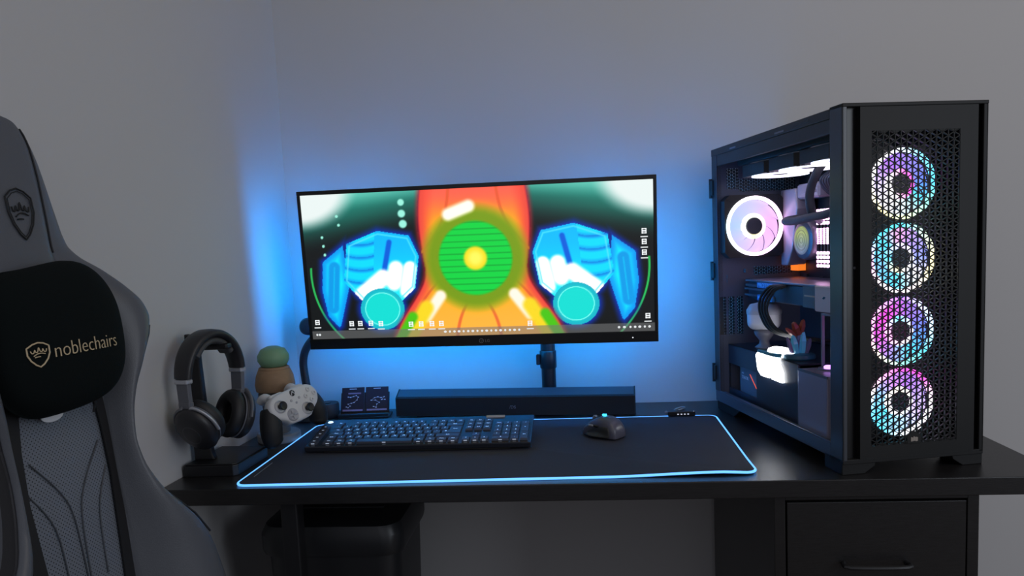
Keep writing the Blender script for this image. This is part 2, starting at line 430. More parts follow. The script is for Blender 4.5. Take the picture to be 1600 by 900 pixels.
# ---------------------------------------------------------------- curved lamp, puck, card stand
lamp = thing('desk_lamp', 'black curved gooseneck lamp with round head beside the monitor', 'lamp', (-.675, -.105, 0))
m = MB(); m.lathe([(.036, 0), (.038, .004), (.036, .012), (.014, .018), (.0105, .03)], n=32); m.build('base', BLK, lamp, smooth=40)
m = MB(); m.tube(smooth_path([(0, 0, .016), (.003, 0, .06), (-.002, 0, .105), (-.004, 0, .145), (.004, 0, .175), (.022, .003, .200), (.044, .006, .214)], 8), .0098, 14); m.build('gooseneck', BLK2, lamp, smooth=60)
m = MB(); m.lathe([(.006, -.012), (.019, -.012), (.0215, -.009), (.0215, .008), (.017, .014), (.008, .016)], TR(.012, .012, .232) @ RX(80), 32)
m.tube([(.012, .014, .232), (.044, .008, .214)], .006, 10); m.build('lamp_head', BLK, lamp, smooth=35)
puck = thing('smart_speaker', 'small round black speaker puck behind the controller', 'speaker', (-.633, -.085, 0))
m = MB(); m.lathe([(.024, 0), (.0275, .003), (.029, .012), (.029, .034), (.0275, .0375), (.012, .0378), (.0115, .0370)], n=40); m.build('body', mat('speaker_fabric', (26, 27, 31), .6), puck, smooth=40)
m = MB(); m.lathe([(.0095, .0371), (.0095, .0384), (.0085, .0388)], n=32); m.build('top_button', GLOSS, puck, smooth=40)

cs = thing('card_stand', 'small dark tilted stand holding two cards beside the soundbar', 'stand', (-.536, -.098, 0), rad(3))
CARDM = mat('card_black', (26, 22, 34), .3); STM = mat('stand_black', (22, 22, 26), .35)
m = MB(); m.box((-.063, -.012, 0), (.063, .042, .006), bev=.001); m.box((-.063, -.012, .006), (.063, -.006, .013), bev=.001); m.build('base', STM, cs)
tilt = FACE((0, .004, .006), (1, 0, 0), (0, sin(rad(22)), cos(rad(22))))
m = MB(); m.box((-.061, .002, -.004), (.061, .058, -.001), mx=tilt, bev=.0006); m.build('back_plate', STM, cs)
PRINT = mat('card_print_white', (205, 200, 210), .5); BAND = mat('card_print_mauve', (142, 112, 128), .5)
def card(x, name, label, pts, topband):
    o = thing(name, label, 'card', None, mx=TR(-.536, -.098, T) @ RZ(3) @ tilt @ TR(x, .0085, -.0004), group='cards in the small stand')
    m = MB(); m.box((-.0285, 0, 0), (.0285, .062, .0022), bev=.0005); m.build('plate', CARDM, o)
    m = MB()
    for k in range(len(pts)):
        a = pts[k]; r = random.uniform(.8, 1.25)
        m.box((a[0]-.0016*r, a[1]-.0010, .0021), (a[0]+.0020*r, a[1]+.0010, .0026))
    if name: m.tube([(a[0], a[1], .0024) for a in pts], .0004, 5)
    m.build('printed_marks', PRINT, o)
    m = MB(); m.box((-.025, .002, .0021), (.025, .0065, .0025))
    m.build('printed_band', BAND, o)
    if topband: m = MB(); m.box((-.012, .045, .0021), (.02, .0485, .0025)); m.build('printed_band', BAND, o)
    m = MB(); m.box((-.009, .057, .0021), (.009, .0588, .0025)); m.build('title_line', PRINT, o)
card(-.0302, 'display_card', 'left dark card with a curved white trail, in the small stand', [(-.016, .013), (-.012, .011), (-.007, .015), (-.012, .02), (-.004, .022), (.003, .024), (.010, .030), (.013, .037), (.008, .041), (.001, .039), (-.006, .037), (-.012, .038)], True)
card(.0302, 'display_card', 'right dark card with scattered white marks, in the small stand', [(-.008, .012), (-.002, .010), (.0, .018), (.006, .022), (-.004, .028), (-.014, .028), (-.006, .034), (.002, .036), (.010, .034), (.018, .036), (.012, .029), (.020, .029)], False)

# ---------------------------------------------------------------- soundbar
sb = thing('soundbar', 'long black soundbar lying under the monitor in front of the post', 'soundbar', (-.163, -.127, 0), rad(-4))
SBM = mat('soundbar_fabric', (13, 13, 15), .7, bump=.25, bscale=1400); SBT = mat('soundbar_top', (58, 62, 70), .28)
Ls = .2875
def sbp(y0_, a): return a
m = MB(); prof = [(0.0, .004), (-.0, .048), (.004, .0505), (.030, .0635), (.034, .064), (.038, .060), (.040, .006), (.036, .003)]
m.rings([[V((x, y, z)) for y, z in prof] for x in (-Ls, -Ls+.0001, Ls-.0001, Ls)])
body = m.build('body', SBM, sb, smooth=25)
m = MB(); m.prism([(.0035, .0508), (.0305, .0641), (.0305, .0648), (.0035, .0516)], -Ls+.001, Ls-.001, FACE((0, 0, 0), (0, 1, 0), (0, 0, 1))); m.build('top_panel', SBT, sb, bevel=.0004)['label'] = 'glossy sloping top panel'
for s_ in (-1, 1):
    m = MB(); m.prism([(-.0005, .0035), (-.0005, .0485), (.004, .0515), (.031, .0650), (.035, .065), (.0385, .061), (.0405, .006), (.036, .0025)], s_*Ls, s_*(Ls+.003), FACE((0, 0, 0), (0, 1, 0), (0, 0, 1)))
    m.build('end_cap', BLK, sb, bevel=.0005)
m = MB(); m.text('/DS', .0105, FACE((0, -.0004, .0205), (1, 0, 0), (0, 0, 1)), align='CENTER', depth=.0012); m.build('lettering', mat('badge_grey', (110, 112, 120), .4), sb)
for x in (-.22, .22):
    m = MB(); m.box((x-.02, .006, 0), (x+.02, .034, .0045), bev=.001); m.build('foot', RUB, sb)

# ---------------------------------------------------------------- mouse pad
PA, PB, PC_, PD = V((-.621, -.623, 0)), V((.296, -.603, 0)), V((.303, -.174, 0)), V((-.625, -.178, 0))
def pad_pt(s, t):
    p = (PA*(1-s)+PB*s)*(1-t)+(PD*(1-s)+PC_*s)*t
    p.z = T + .0045*sm(.72, .93, s)*(1-sm(.0, .22, t))*(1-.55*sm(.93, 1., s))     # the front right edge curls up a little
    return p
pad = thing('mouse_pad', 'wide black desk pad with a glowing blue edge, under keyboard and mouse', 'mouse pad', (-.16, -.395, 0))
pc = V((-.16, -.395, T))
PW, PDp = .917, .432
def pad_loop(inset, z, n=8):
    """rounded outline of the pad, dense along its sides"""
    r = .02; pts = []
    cs_ = [(PW/2-r, PDp/2-r, 0), (-PW/2+r, PDp/2-r, 90), (-PW/2+r, -PDp/2+r, 180), (PW/2-r, -PDp/2+r, 270)]
    for i, (cx, cy, a0) in enumerate(cs_):
        for k in range(n+1): a = rad(a0+90*k/n); pts.append((cx+(r-inset)*cos(a), cy+(r-inset)*sin(a)))
        nx = cs_[(i+1) % 4]; a = rad(a0+90); e0 = V(pts[-1]); e1 = V((nx[0]+(r-inset)*cos(a), nx[1]+(r-inset)*sin(a)))
        for k in range(1, 24): q = e0.lerp(e1, k/24); pts.append((q.x, q.y))
    return [pad_pt(x/PW+.5, y/PDp+.5)+V((0, 0, z))-pc for x, y in pts]
PADM = mat('pad_cloth', (52, 53, 63), .75, bump=.25, bscale=1500, spec=.3)
m = MB(); lo = pad_loop(.002, .0004); hi = pad_loop(.002, .0042)
n = len(hi); NR = 14
R_ = [lo, hi]
for k in range(1, NR): 
    f = 1-k/NR; R_.append([pad_pt(.5+((q[0])*1), .5) for q in []] or [V(((p.x)*f+0*(1-f), p.y*f, .0042+(p.z-.0042)*f)) for p in hi])
vs = m.rings(R_, 0, True, False); m.face(list(reversed(vs[0]))); m.face(vs[-1])
mat_o = m.build('mat', PADM, pad, smooth=50)
EDGE = mat('pad_edge_light', (120, 190, 255), .4, emit=(92, 166, 250), es=1.6)
m = MB(); m.tube(pad_loop(.0, .0026), .0023, 8, loop=True); m.build('edge_light', EDGE, pad, smooth=60)['label'] = 'glowing blue light tube along the edge'
m = MB(); a = pad_pt(.012, .10)-pc; b = pad_pt(.010, .30)-pc
m.tube([a+V((.006, 0, .0043)), b+V((.006, 0, .0043))], .0009, 6); m.build('thin_line', GREY, mat_o)  # thin grey line along the pad's left edge
hub = MB(); hub.box((-.031, -.012, .0), (.031, .014, .010), bev=.0015); hubo = hub.build('control_box', mat('box_black', (22, 22, 28), .3), pad, loc=None)
hubo.location = (.227+.16, -.172+.395, .0056)
m = MB()
for k in range(4): m.box((-.010+k*.0075, -.0127, .0035), (-.0065+k*.0075, -.0118, .0055))
m.ball((.027, -.0095, .0098), .0011); m.build('indicator', mat('indicator_white', (220, 220, 230), .4, emit=(210, 215, 235), es=.8), hubo)
m = MB(); m.box((-.036, -.002, .006), (-.030, .004, .009)); m.tube(smooth_path([(-.005, .006, .0103), (.006, .012, .012), (.012, .022, .0125), (.004, .028, .012), (-.012, .028, .006)], 6), .0016, 8); m.build('cable_clip', SILV, hubo, smooth=60)

# ---------------------------------------------------------------- keyboard
kb = thing('keyboard', 'full size black keyboard lit blue, with white key marks, on the desk pad', 'keyboard', (-.333, -.354, .005), rad(.3))
KW, KD = .462, .150; kt = RX(8.2)
KBM = mat('keyboard_metal', (44, 47, 56), .26, metal=.35); KEYM = mat('key_black', (62, 66, 78), .24); LEG = mat('key_marks', (225, 230, 240), .5, emit=(205, 225, 255), es=.28)
base = TR(0, 0, .0158) @ kt
m = MB(); m.box((-KW/2, -KD/2, -.003), (KW/2, KD/2, .0085), mx=base, bev=.002); kbody = m.build('body', KBM, kb, smooth=30)
for s_ in (-1, 1):
    m = MB(); m.box((s_*.18-.014, KD/2-.022, .0), (s_*.18+.014, KD/2-.016, .0195)); m.build('tilt_foot', BLK, kb)
m = MB(); m.box((-KW/2+.003, -KD/2+.001, -.0025), (KW/2-.003, -KD/2+.012, .0), mx=base); m.box((-.19, -KD/2, -.0042), (.19, -KD/2+.012, -.002), mx=base); m.build('front_foot', RUB, kb)
U = (KW-.010)/24.0; gx = -KW/2+.005
rows = [.062, .0395, .0205, .0015, -.0175, -.0365, -.0555]     # media line, F row, then five rows
keys = []
def row(r, items, x):
    for it in items:
        lab, w = it if isinstance(it, tuple) else (it, 1)
        if lab is not None: keys.append((lab, x+w/2, rows[r], w, 1))
        x += w
for k in range(5): keys.append(('G%d' % (k+1), .5, rows[2+k] if k < 5 else 0, 1, 1))
row(1, ['Esc', (None, 1), 'F1', 'F2', 'F3', 'F4', (None, .5), 'F5', 'F6', 'F7', 'F8', (None, .5), 'F9', 'F10', 'F11', 'F12', (None, .25), 'Prt', 'Scr', 'Brk'], 1.5)
row(2, list('`1234567890-=') + [('Back', 2), (None, .25), 'Ins', 'Hom', 'PgU', (None, .25), 'Num', '/', '*', '-'], 1.5)
row(3, [('Tab', 1.5)] + list('QWERTYUIOP[]') + [(None, 1.5), (None, .25), 'Del', 'End', 'PgD', (None, .25), '7', '8', '9'], 1.5)
row(4, [('Caps', 1.75)] + list("ASDFGHJKL;'#") + [(None, 1.25), (None, 3.5), '4', '5', '6'], 1.5)
row(5, [('Shift', 1.25)] + list('\\ZXCVBNM,./') + [('Shift', 2.75), (None, 1.25), '^', (None, 1.25), '1', '2', '3'], 1.5)
row(6, [('Ctrl', 1.25), ('Win', 1.25), ('Alt', 1.25), ('', 6.25), ('Alt', 1.25), ('Fn', 1.25), ('Menu', 1.25), ('Ctrl', 1.25), (None, .25), '<', 'v', '>', (None, .25), ('0', 2), '.'], 1.5)
keys.append(('Enter', 15.75, (rows[3]+rows[4])/2, 1.5, 2)); keys.append(('+', 23.5, (rows[3]+rows[4])/2, 1, 2)); keys.append(('Ent', 23.5, (rows[5]+rows[6])/2, 1, 2))
def add_key(mb, k):
    lab, ux, y, w, hgt = k
    cx = gx+ux*U; hw = w*U/2-.0011; hd = (.0168 if hgt == 1 else .0358)/2
    z0, z1 = .0085, .0128
    mb.rings([[base @ V((cx+a*hw, y+b*hd, z0)) for a, b in ((-1, -1), (1, -1), (1, 1), (-1, 1))],
              [base @ V((cx+a*(hw-.0012), y+b*(hd-.0012), z1)) for a, b in ((-1, -1), (1, -1), (1, 1), (-1, 1))]], 0)
    if lab:
        sz = .0062 if len(lab) == 1 else .0042
        mb.text(lab, sz, base @ TR(cx, y-.0018+(.002 if hgt == 1 else .004), z1+.0001), 1, .0003, 'CENTER')
    # lit front edge mark
    mb.box((cx-.0035, y-hd+.0001, z0+.0012), (cx+.0035, y-hd+.0006, z0+.0028), 1, mx=base) if y < -.05 else None
keys.sort(key=lambda k: -k[3]*k[4])
for k in keys[:98]:
    m = MB(); add_key(m, k); m.build('key', [KEYM, LEG], kb)
m = MB()
for k in keys[98:]: add_key(m, k)
o = m.build('keys', [KEYM, LEG], kb); o['kind'] = 'stuff'
m = MB(); m.cyl(base @ V((.128, .067, .0082)), base @ V((.168, .067, .0082)), .0042, n=16); m.build('volume_roller', SILV, kb, smooth=40)
m = MB(); gl = base @ TR(-KW/2+.013, .058, .0088); m.torus(.0042, .0011, gl, 20, 6, sx=1.1); m.box((.0, -.0012, -.0008), (.0062, .0012, .0010), mx=gl)
m.build('maker_logo', mat('logo_lit_white', (220, 235, 255), .4, emit=(200, 232, 255), es=1.4), kb)

# ---------------------------------------------------------------- mouse
ms = thing('gaming_mouse', 'black mouse with a glowing cyan logo on the right half of the pad', 'mouse', (.047, -.340, .0047), rad(50)); ms.scale = (.74, .68, 1.06)
MSM = mat('mouse_black_sheen', (78, 78, 92), .32); MSS = mat('mouse_side_grey', (40, 40, 40), .6); MSD = mat('mouse_dark', (16, 16, 20), .45)  # black shell lightened to purple blue for the light it reflects
st = [(-.064, .022, .014), (-.058, .029, .024), (-.045, .0325, .034), (-.028, .034, .0400), (-.008, .0325, .0405), (.012, .030, .0375), (.032, .0285, .031), (.050, .028, .0225), (.062, .026, .0150), (.066, .022, .011)]
def msec(y, w, h, k=1.):
    out = []
    for a in (180, 165, 150, 132, 112, 90, 68, 48, 30, 15, 0):
        ca, sa = cos(rad(a)), sin(rad(a))
        xx = w*(abs(ca)**.55)*(1 if ca >= 0 else -1); zz = h*(abs(sa)**.62)
        out.append(V((xx*k-.0015*(zz/h), y, .002+zz*k)))
    out += [V((w*.9, y, .0015)), V((0, y, .0012)), V((-w*.9, y, .0015))]
    return out
m = MB(); m.rings([msec(*s_) for s_ in st]); shell = m.build('shell', MSM, ms, smooth=70, sub=2)
# left flank with the thumb shelf
m = MB(); rr = []
for y, w, h, out_ in ((-.046, .0335, .025, .002), (-.036, .0345, .027, .003), (-.018, .034, .0275, .007), (.0, .0315, .026, .013), (.018, .0292, .022, .017), (.034, .0285, .017, .014), (.044, .028, .012, .006)):
    rr.append([V((-w*.90, y, h)), V((-w-.0014, y, h*.80)), V((-w-.0012, y, h*.45)), V((-w-out_*.55, y, .0085)), V((-w-out_, y, .0062)), V((-w-out_, y, .0032)), V((-w*.8, y, .0025)), V((-w*.7, y, h*.7))])
m.rings(rr); m.build('thumb_rest', MSS, ms, smooth=60, sub=2)['label'] = 'dark grey thumb shelf'
for s_, nm in ((-1, 'left'), (1, 'right')):
    m = MB(); rr = []
    for y, w, h in ((.012, .030, .0388), (.032, .0285, .0325), (.050, .0275, .0242), (.0655, .024, .0150)):
        o = []
        for f in (.10, .45, .80, .97):
            z = .002+h*(max(0, 1-f**1.8))**.5*1.0
            o.append(V((s_*w*f, y, z+.0012)))
        o += [V((s_*w*.97, y, max(.006, o[-1].z-.005))), V((s_*w*.1, y, o[0].z-.006))]
        rr.append(o)
    m.rings(rr); m.build('button', MSD if s_ < 0 else MSM, ms, smooth=50, bevel=.0006)
m = MB(); m.cyl((-.004, .034, .0300), (.004, .034, .0300), .0092, n=20); m.build('scroll_wheel', SILV, ms, smooth=40, bevel=.0012)
for y in (.004, .024):
    m = MB(); m.box((-.0345, y-.009, .0215), (-.030, y+.009, .0255), bev=.0012); m.build('side_button', SILV if y > .01 else MSD, ms)
m = MB(); lg = TR(-.004, -.006, .0428) @ RX(4) 
m.torus(.0062, .0013, lg, 24, 6, sx=.8); m.box((.001, -.0016, -.0008), (.0082, .0012, .0012), mx=lg); m.build('maker_logo', mat('logo_lit_cyan', (70, 220, 255), .4, emit=(60, 215, 255), es=2.2), ms)
m = MB(); m.tube(smooth_path([(0, .064, .006), (0, .085, .002), (.012, .12, .0018), (.02, .165, .0018)], 6), .0014, 8); cbl = None
m.bm.free()

# ---------------------------------------------------------------- headphone stand
hs = thing('headphone_stand', 'black headphone stand against the left wall, wide flat foot and tall post', 'stand', (-.698, -.498, 0))
STD = mat('stand_matt_black', (22, 22, 25), .45)
hm = RZ(-2)
m = MB()
foot = [(-.051, -.062), (.044, -.060), (.052, -.052), (.056, .07), (-.044, .075)]
m.prism(foot, .0, .021); m.prism([(x*.96, y*.96) for x, y in foot], .021, .0235); m.build('base', STD, hs, bevel=.002)
m = MB()
post = [(-.046, .0235), (-.006, .0235), (-.010, .036), (-.0135, .06), (-.0165, .12), (-.02, .20), (-.022, .262), (-.046, .268)]
m.prism(post, -.030, -.015, FACE((0, -.045, 0), (1, 0, 0), (0, 0, 1)) @ RZ(0)); m.build('post', STD, hs, bevel=.0025)
m = MB(); m.box((-.044, -.034, .2365), (.040, -.012, .2485), bev=.004, seg=2); m.build('hook', STD, hs)
# ---------------------------------------------------------------- headphones
hp = thing('headphones', 'black over-ear headphones with silver accents, hanging on the black stand', 'headphones', (-.688, -.5425, 0), rad(72))
HPM = mat('headphone_black', (36, 36, 40), .42); HPL = mat('earpad_leather', (28, 28, 31), .55, bump=.15, bscale=600); HPG = mat('headphone_grey', (96, 98, 106), .4); HPS = mat('headphone_silver', (186, 188, 196), .32, metal=.5)
HZ, HR, HT = .190, .0665, .080                    # arch centre, half width, rise
def arch(a, k=0.): return V((-(HR+k)*cos(rad(a)), 0, HZ+(HT+k)*sin(rad(a))))
def band(a0, a1, thick, width, k=0., n=26):
    rr = []
    for i in range(n+1):
        a = a0+(a1-a0)*i/n; nrm = V((-cos(rad(a)), 0, sin(rad(a)))); c = arch(a, k); w = width(a) if callable(width) else width
        o = []
        for j in range(12):
            t = 2*PI*j/12; cx, cz = cos(t), sin(t)
            o.append(c + V((0, 1, 0))*(w/2*abs(cx)**.6*(1 if cx >= 0 else -1)) + nrm*(thick/2*abs(cz)**.8*(1 if cz >= 0 else -1)))
        rr.append(o)
    return rr
m = MB(); m.rings(band(4, 176, .016, lambda a: .036+.010*sin(rad(a)))); m.build('headband', HPM, hp, smooth=60)
m = MB(); m.rings(band(38, 142, .014, .034, -.0135)); m.build('headband_cushion', mat('cushion_grey', (62, 63, 66), .6, bump=.2, bscale=500), hp, smooth=60)['label'] = 'grey padded inner cushion'
for s_ in (-1, 1):
    x = s_*HR
    m = MB(); m.box((x-.0075, -.0165, HZ-.004), (x+.0075, .0165, HZ+.005), bev=.002); m.build('clasp', HPS, hp)['label'] = 'silver clasp at the end of the headband'
    m = MB(); m.rings([[V((x*f+a*.0048, b*wd, z)) for a, b in ((-1, -1), (1, -1), (1, 1), (-1, 1))] for f, wd, z in ((1, .0135, HZ-.004), (.97, .013, HZ-.045))]); m.build('slider', HPG, hp, bevel=.0015)
    # ear cup: its axis leans so the lower edge swings inwards
    A = TR(x*(.62 if s_ < 0 else .80), -.004 if s_ < 0 else .0, HZ-.085) @ RZ(8 if s_ < 0 else -14) @ RY(-90*s_ if False else (90 if s_ > 0 else -90)) @ (RY(-30) if s_ < 0 else RY(16))
    # local z points outwards from the head, local x up/down
    cup = MB(); cup.lathe([(.036, -.002), (.0415, .004), (.0425, .012), (.039, .019), (.030, .0245), (.016, .0275), (.004, .0282)], A, 40, sx=1.12, sy=.94); co = cup.build('ear_cup', HPM, hp, smooth=50)
    m = MB(); m.lathe([(.002, .0278), (.018, .0272), (.021, .0258), (.0215, .0245)], A, 36, sx=1.12, sy=.94); m.build('cup_plate', mat('cup_plate_grey', (62, 63, 67), .3) if s_ < 0 else HPM, co, smooth=50)
    m = MB(); m.torus(.0295, .0125, A @ TR(0, 0, -.013), 40, 14, sx=1.12, sy=.96, rz=.0135); m.build('ear_pad', HPL, hp, smooth=70)
    m = MB(); m.lathe([(.002, -.009), (.026, -.009), (.026, -.004)], A, 32, sx=1.1, sy=.95); m.build('ear_mesh', mat('ear_mesh', (10, 10, 11), .9), hp, smooth=50)
    m = MB(); m.torus(.040, .0016, A @ TR(0, 0, -.0015), 44, 8, sx=1.12, sy=.94); m.build('seam_ring', HPG, co, smooth=60)
    # yoke: flat silver arms reaching round the cup from the slider
    top = V((x*.965, 0, HZ-.046))
    for t in (-1, 1):
        pts = [top+V((0, t*.006, .004)), top+V((s_*.001, t*.012, -.006))]
        for a in (16, 40, 66, 92):
            q = A @ V(((-1 if s_ > 0 else 1)*(.0485)*cos(rad(a))*1.0, t*.0425*sin(rad(a)), .006))
            pts.append(q)
        m = MB(); m.tube(smooth_path(pts, 6), [.0055]*(6*(len(pts)-1)+1), 10, flat=.5); m.build('yoke', HPS if (s_ < 0 and t < 0) else HPG, hp, smooth=60)
    m = MB(); m.box((top.x-.006, -.0145, top.z-.008), (top.x+.006, .0145, top.z+.010), bev=.0025); m.build('hinge', HPG, hp)
# ---------------------------------------------------------------- controller holder (plain turned stand) and controller
ch = thing('controller_stand', 'plain turned holder with grey foot, tan barrel and rounded green top', 'stand', (-.672, -.296, 0))
GFOOT = mat('holder_grey', (150, 150, 150), .6); GCOL = mat('holder_dark_grey', (104, 104, 108), .6); TAN = mat('holder_tan', (140, 112, 86), .7, bump=.2, bscale=160, var=.12, vscale=60); GRN = mat('holder_green', (112, 150, 118), .55)
m = MB(); m.lathe([(.044, 0), (.0465, .003), (.0465, .016), (.044, .0195), (.02, .020)], n=48); m.build('foot', GFOOT, ch, smooth=35)
m = MB(); m.lathe([(.026, .0195), (.027, .03), (.029, .06), (.032, .098)], n=40); m.build('column', GCOL, ch, smooth=35)
m = MB(); m.lathe([(.0335, .094), (.0375, .096), (.0375, .108), (.0345, .111)], n=40); m.build('band', mat('holder_band', (84, 84, 88), .6), ch, smooth=35)
m = MB(); m.lathe([(.0335, .110), (.041, .114), (.043, .128), (.040, .146), (.034, .160), (.026, .165)], n=40); m.build('barrel', TAN, ch, smooth=50)
m = MB(); m.torus(.0275, .006, TR(0, 0, .162), 40, 10, rz=.005); m.build('collar', TAN, ch, smooth=60)
m = MB(); m.lathe([(.012, .163), (.027, .168), (.034, .180), (.034, .191), (.026, .205), (.012, .2115), (.002, .2125)], n=40); m.build('top_knob', GRN, ch, smooth=60)
cd = V((sin(rad(48)), -cos(rad(48)), 0)); cr = V((cos(rad(48)), sin(rad(48)), 0))
for s_ in (-1, 1):
    m = MB(); m.tube(smooth_path([cd*.024+cr*s_*.012+V((0, 0, .050)), cd*.05+cr*s_*.020+V((0, 0, .050)), cd*.066+cr*s_*.022+V((0, 0, .0545)), cd*.070+cr*s_*.022+V((0, 0, .066))], 5), .0055, 10); m.build('cradle_arm', GCOL, ch, smooth=60)

cm = TR(-.5935, -.388, .0965+T) @ RZ(62) @ RX(70) @ RZ(8)
ct = thing('game_controller', 'white game controller with black grips, propped on the holder beside the keyboard', 'controller', None, mx=cm)
CW = mat('controller_white', (205, 205, 208), .5); CB = mat('controller_black_grip', (24, 25, 28), .6, bump=.25, bscale=1300); CK = mat('controller_black', (22, 22, 26), .4); CG = mat('controller_ring_grey', (165, 165, 172), .4)
plate = [(-.045, .033), (-.02, .036), (.02, .036), (.045, .033), (.060, .024), (.066, .008), (.058, -.010), (.036, -.024), (.024, -.033), (-.024, -.033), (-.036, -.024), (-.058, -.010), (-.066, .008), (-.060, .024)]
sp = [(p.x, p.y) for p in smooth_path([(x, y, 0) for x, y in plate], 4, True)]
m = MB(); m.rings([[V((x*s_, y*s_, z)) for x, y in sp] for s_, z in ((.90, -.022), (.98, -.014), (1, -.004), (.985, .003), (.94, .0062), (.80, .0075))]); m.build('face_plate', CW, ct, smooth=50)
for s_ in (-1, 1):
    m = MB()
    ax = smooth_path([(s_*.050, .012, -.014), (s_*.058, -.006, -.015), (s_*.063, -.024, -.018), (s_*.065, -.040, -.023), (s_*.0635, -.053, -.027), (s_*.061, -.060, -.029)], 4)
    rs = [.0195+.003*sin(PI*min(1, i/(len(ax)-1)*1.3)) if i < len(ax)*.7 else .0205-.017*((i/(len(ax)-1)-.7)/.3)**2.2 for i in range(len(ax))]
    m.tube(ax, rs, 18); m.build('grip', CB, ct, smooth=80, sub=1)
    m = MB(); m.box((s_*.028-.018, .026, -.020), (s_*.028+.018, .0385, -.004), bev=.005, seg=3); m.build('bumper', CW, ct, smooth=50)
    m = MB(); m.tube(smooth_path([(s_*.034, .030, -.024), (s_*.036, .038, -.034), (s_*.038, .034, -.046)], 4), .0105, 12); m.build('trigger', CW, ct, smooth=70)
for x, y in ((-.041, .0095), (.021, -.0155)):
    m = MB(); m.lathe([(.0135, .005), (.0138, .0085), (.0115, .0095), (.0105, .0065)], TR(x, y, 0), 36); rg = m.build('stick_ring', CG, ct, smooth=40)
    m = MB(); m.lathe([(.0055, .005), (.0055, .013), (.0088, .0155), (.0092, .0185), (.0080, .0198), (.0055, .0188), (.001, .0186)], TR(x, y, 0), 32); m.build('thumbstick', CK, ct, smooth=40)
m = MB(); m.lathe([(.0135, .006), (.0135, .0085), (.0115, .0105), (.006, .0085), (.001, .008)], TR(-.020, -.0155, 0), 40); dp = m.build('direction_pad', CG, ct, smooth=40)
m = MB()
for a in (0, 90): m.box((-.0115, -.0028, .0088), (.0115, .0028, .0112), mx=TR(-.020, -.0155, 0) @ RZ(a), bev=.0008)
m.build('pad_cross', CG, dp)
for dx, dy, lt in ((0, .0115, 'Y'), (.0115, 0, 'B'), (0, -.0115, 'A'), (-.0115, 0, 'X')):
    m = MB(); m.lathe([(.0052, .005), (.0052, .0095), (.0042, .0105), (.001, .0107)], TR(.041+dx, .0095+dy, 0), 24); b_ = m.build('button', CW, ct, smooth=40)
    m = MB(); m.text(lt, .0062, TR(.041+dx, .0095+dy-.0022, .0108), align='CENTER'); m.build('letter', GREY, b_)
for x, y, r in ((-.010, .012, .0028), (.012, .012, .0028), (.001, .0045, .0026)):
    m = MB(); m.lathe([(r, .006), (r, .0085), (r*.8, .009), (.0005, .009)], TR(x, y, 0), 18); m.build('small_button', CG, ct, smooth=40)
m = MB(); m.lathe([(.0066, .005), (.0066, .0082), (.0058, .0088), (.0005, .0088)], TR(0, .026, 0), 30); lgo = m.build('logo_button', CK, ct, smooth=40)
m = MB()
for s_ in (-1, 1): m.tube(smooth_path([(s_*.0044, .0215, .0089), (s_*.0025, .026, .0089), (0, .0275, .0089), (-s_*.002, .030, .0089)], 4), .0008, 6)
m.build('logo_cross', CW, lgo)

# ---------------------------------------------------------------- gaming chair
CHZ = .471+T
chair = thing('gaming_chair', 'black leather gaming chair with winged back, cut off at the left of the picture', 'chair', (-.674, -1.007, -T), rad(85))
cr_, sr_ = cos(rad(8)), sin(rad(8))
def cp(u, v, w): return V((u+.045*min(0, v), -w*cr_+v*sr_, CHZ+v*cr_+w*sr_))
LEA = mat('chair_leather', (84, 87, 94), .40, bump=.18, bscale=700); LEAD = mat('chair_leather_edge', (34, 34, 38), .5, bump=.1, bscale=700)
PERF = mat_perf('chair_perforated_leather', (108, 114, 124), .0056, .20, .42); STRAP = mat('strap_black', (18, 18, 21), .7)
tab = [(0.122, 0.028, -0.02, 0.0), (0.118, 0.05, -0.02, 0.03), (0.107, 0.061, -0.02, 0.04), (0.09, 0.072, -0.02, 0.046), (0.07, 0.08, -0.02, 0.048), (0.046, 0.085, -0.02, 0.049), (0.007, 0.093, -0.02, 0.048), (-0.02, 0.0959, -0.018, 0.0479), (-0.039, 0.0988, -0.014, 0.0478), (-0.056, 0.1025, 0.0, 0.0505), (-0.072, 0.1162, 0.015, 0.0552), (-0.096, 0.1353, 0.03, 0.0623), (-0.122, 0.1475, 0.046, 0.0715), (-0.146, 0.1541, 0.05, 0.0786), (-0.172, 0.1437, 0.05, 0.0837), (-0.205, 0.1262, 0.046, 0.0872), (-0.236, 0.1111, 0.038, 0.0866), (-0.267, 0.1035, 0.032, 0.0855), (-0.308, 0.0984, 0.03, 0.0849), (-0.345, 0.104, 0.034, 0.0845), (-0.385, 0.1213, 0.044, 0.0843), (-0.437, 0.1647, 0.055, 0.0867), (-0.475, 0.188, 0.058, 0.09), (-0.55, 0.205, 0.06, 0.098), (-0.66, 0.21, 0.06, 0.1), (-0.74, 0.2, 0.05, 0.1)]
def interp(v):
    for a, b in zip(tab, tab[1:]):
        if a[0] >= v >= b[0]:
            t = (a[0]-v)/(a[0]-b[0]); return [p+(q-p)*t for p, q in zip(a, b)]
    return list(tab[0] if v > tab[0][0] else tab[-1])
def section(v):
    _, W, off, p = interp(v); top = v > -.045
    d = W-p
    half = [(0, .004), (p*.5, .004), (p*.9, .002), (p, -.006 if p > 0 else 0), (p+d*.22, (off*.45 if off > 0 else off*.25)), (p+d*.55, (off*.95 if off > 0 else off*.55)), (p+d*.85, off), (W, off-.010), (W-.002, off-.026), (W*.86, min(-.040, off-.05)), (W*.5, -.052), (0, -.054)]
    return half
def ring(v):
    h = section(v); r = [cp(u, v, w) for u, w in h]; l = [cp(-u, v, w) for u, w in h[1:-1]]
    return r + list(reversed(l))
vs_ = []
for a, b in zip(tab, tab[1:]): vs_ += [a[0]+(b[0]-a[0])*k/2 for k in range(2)]
vs_.append(tab[-1][0])
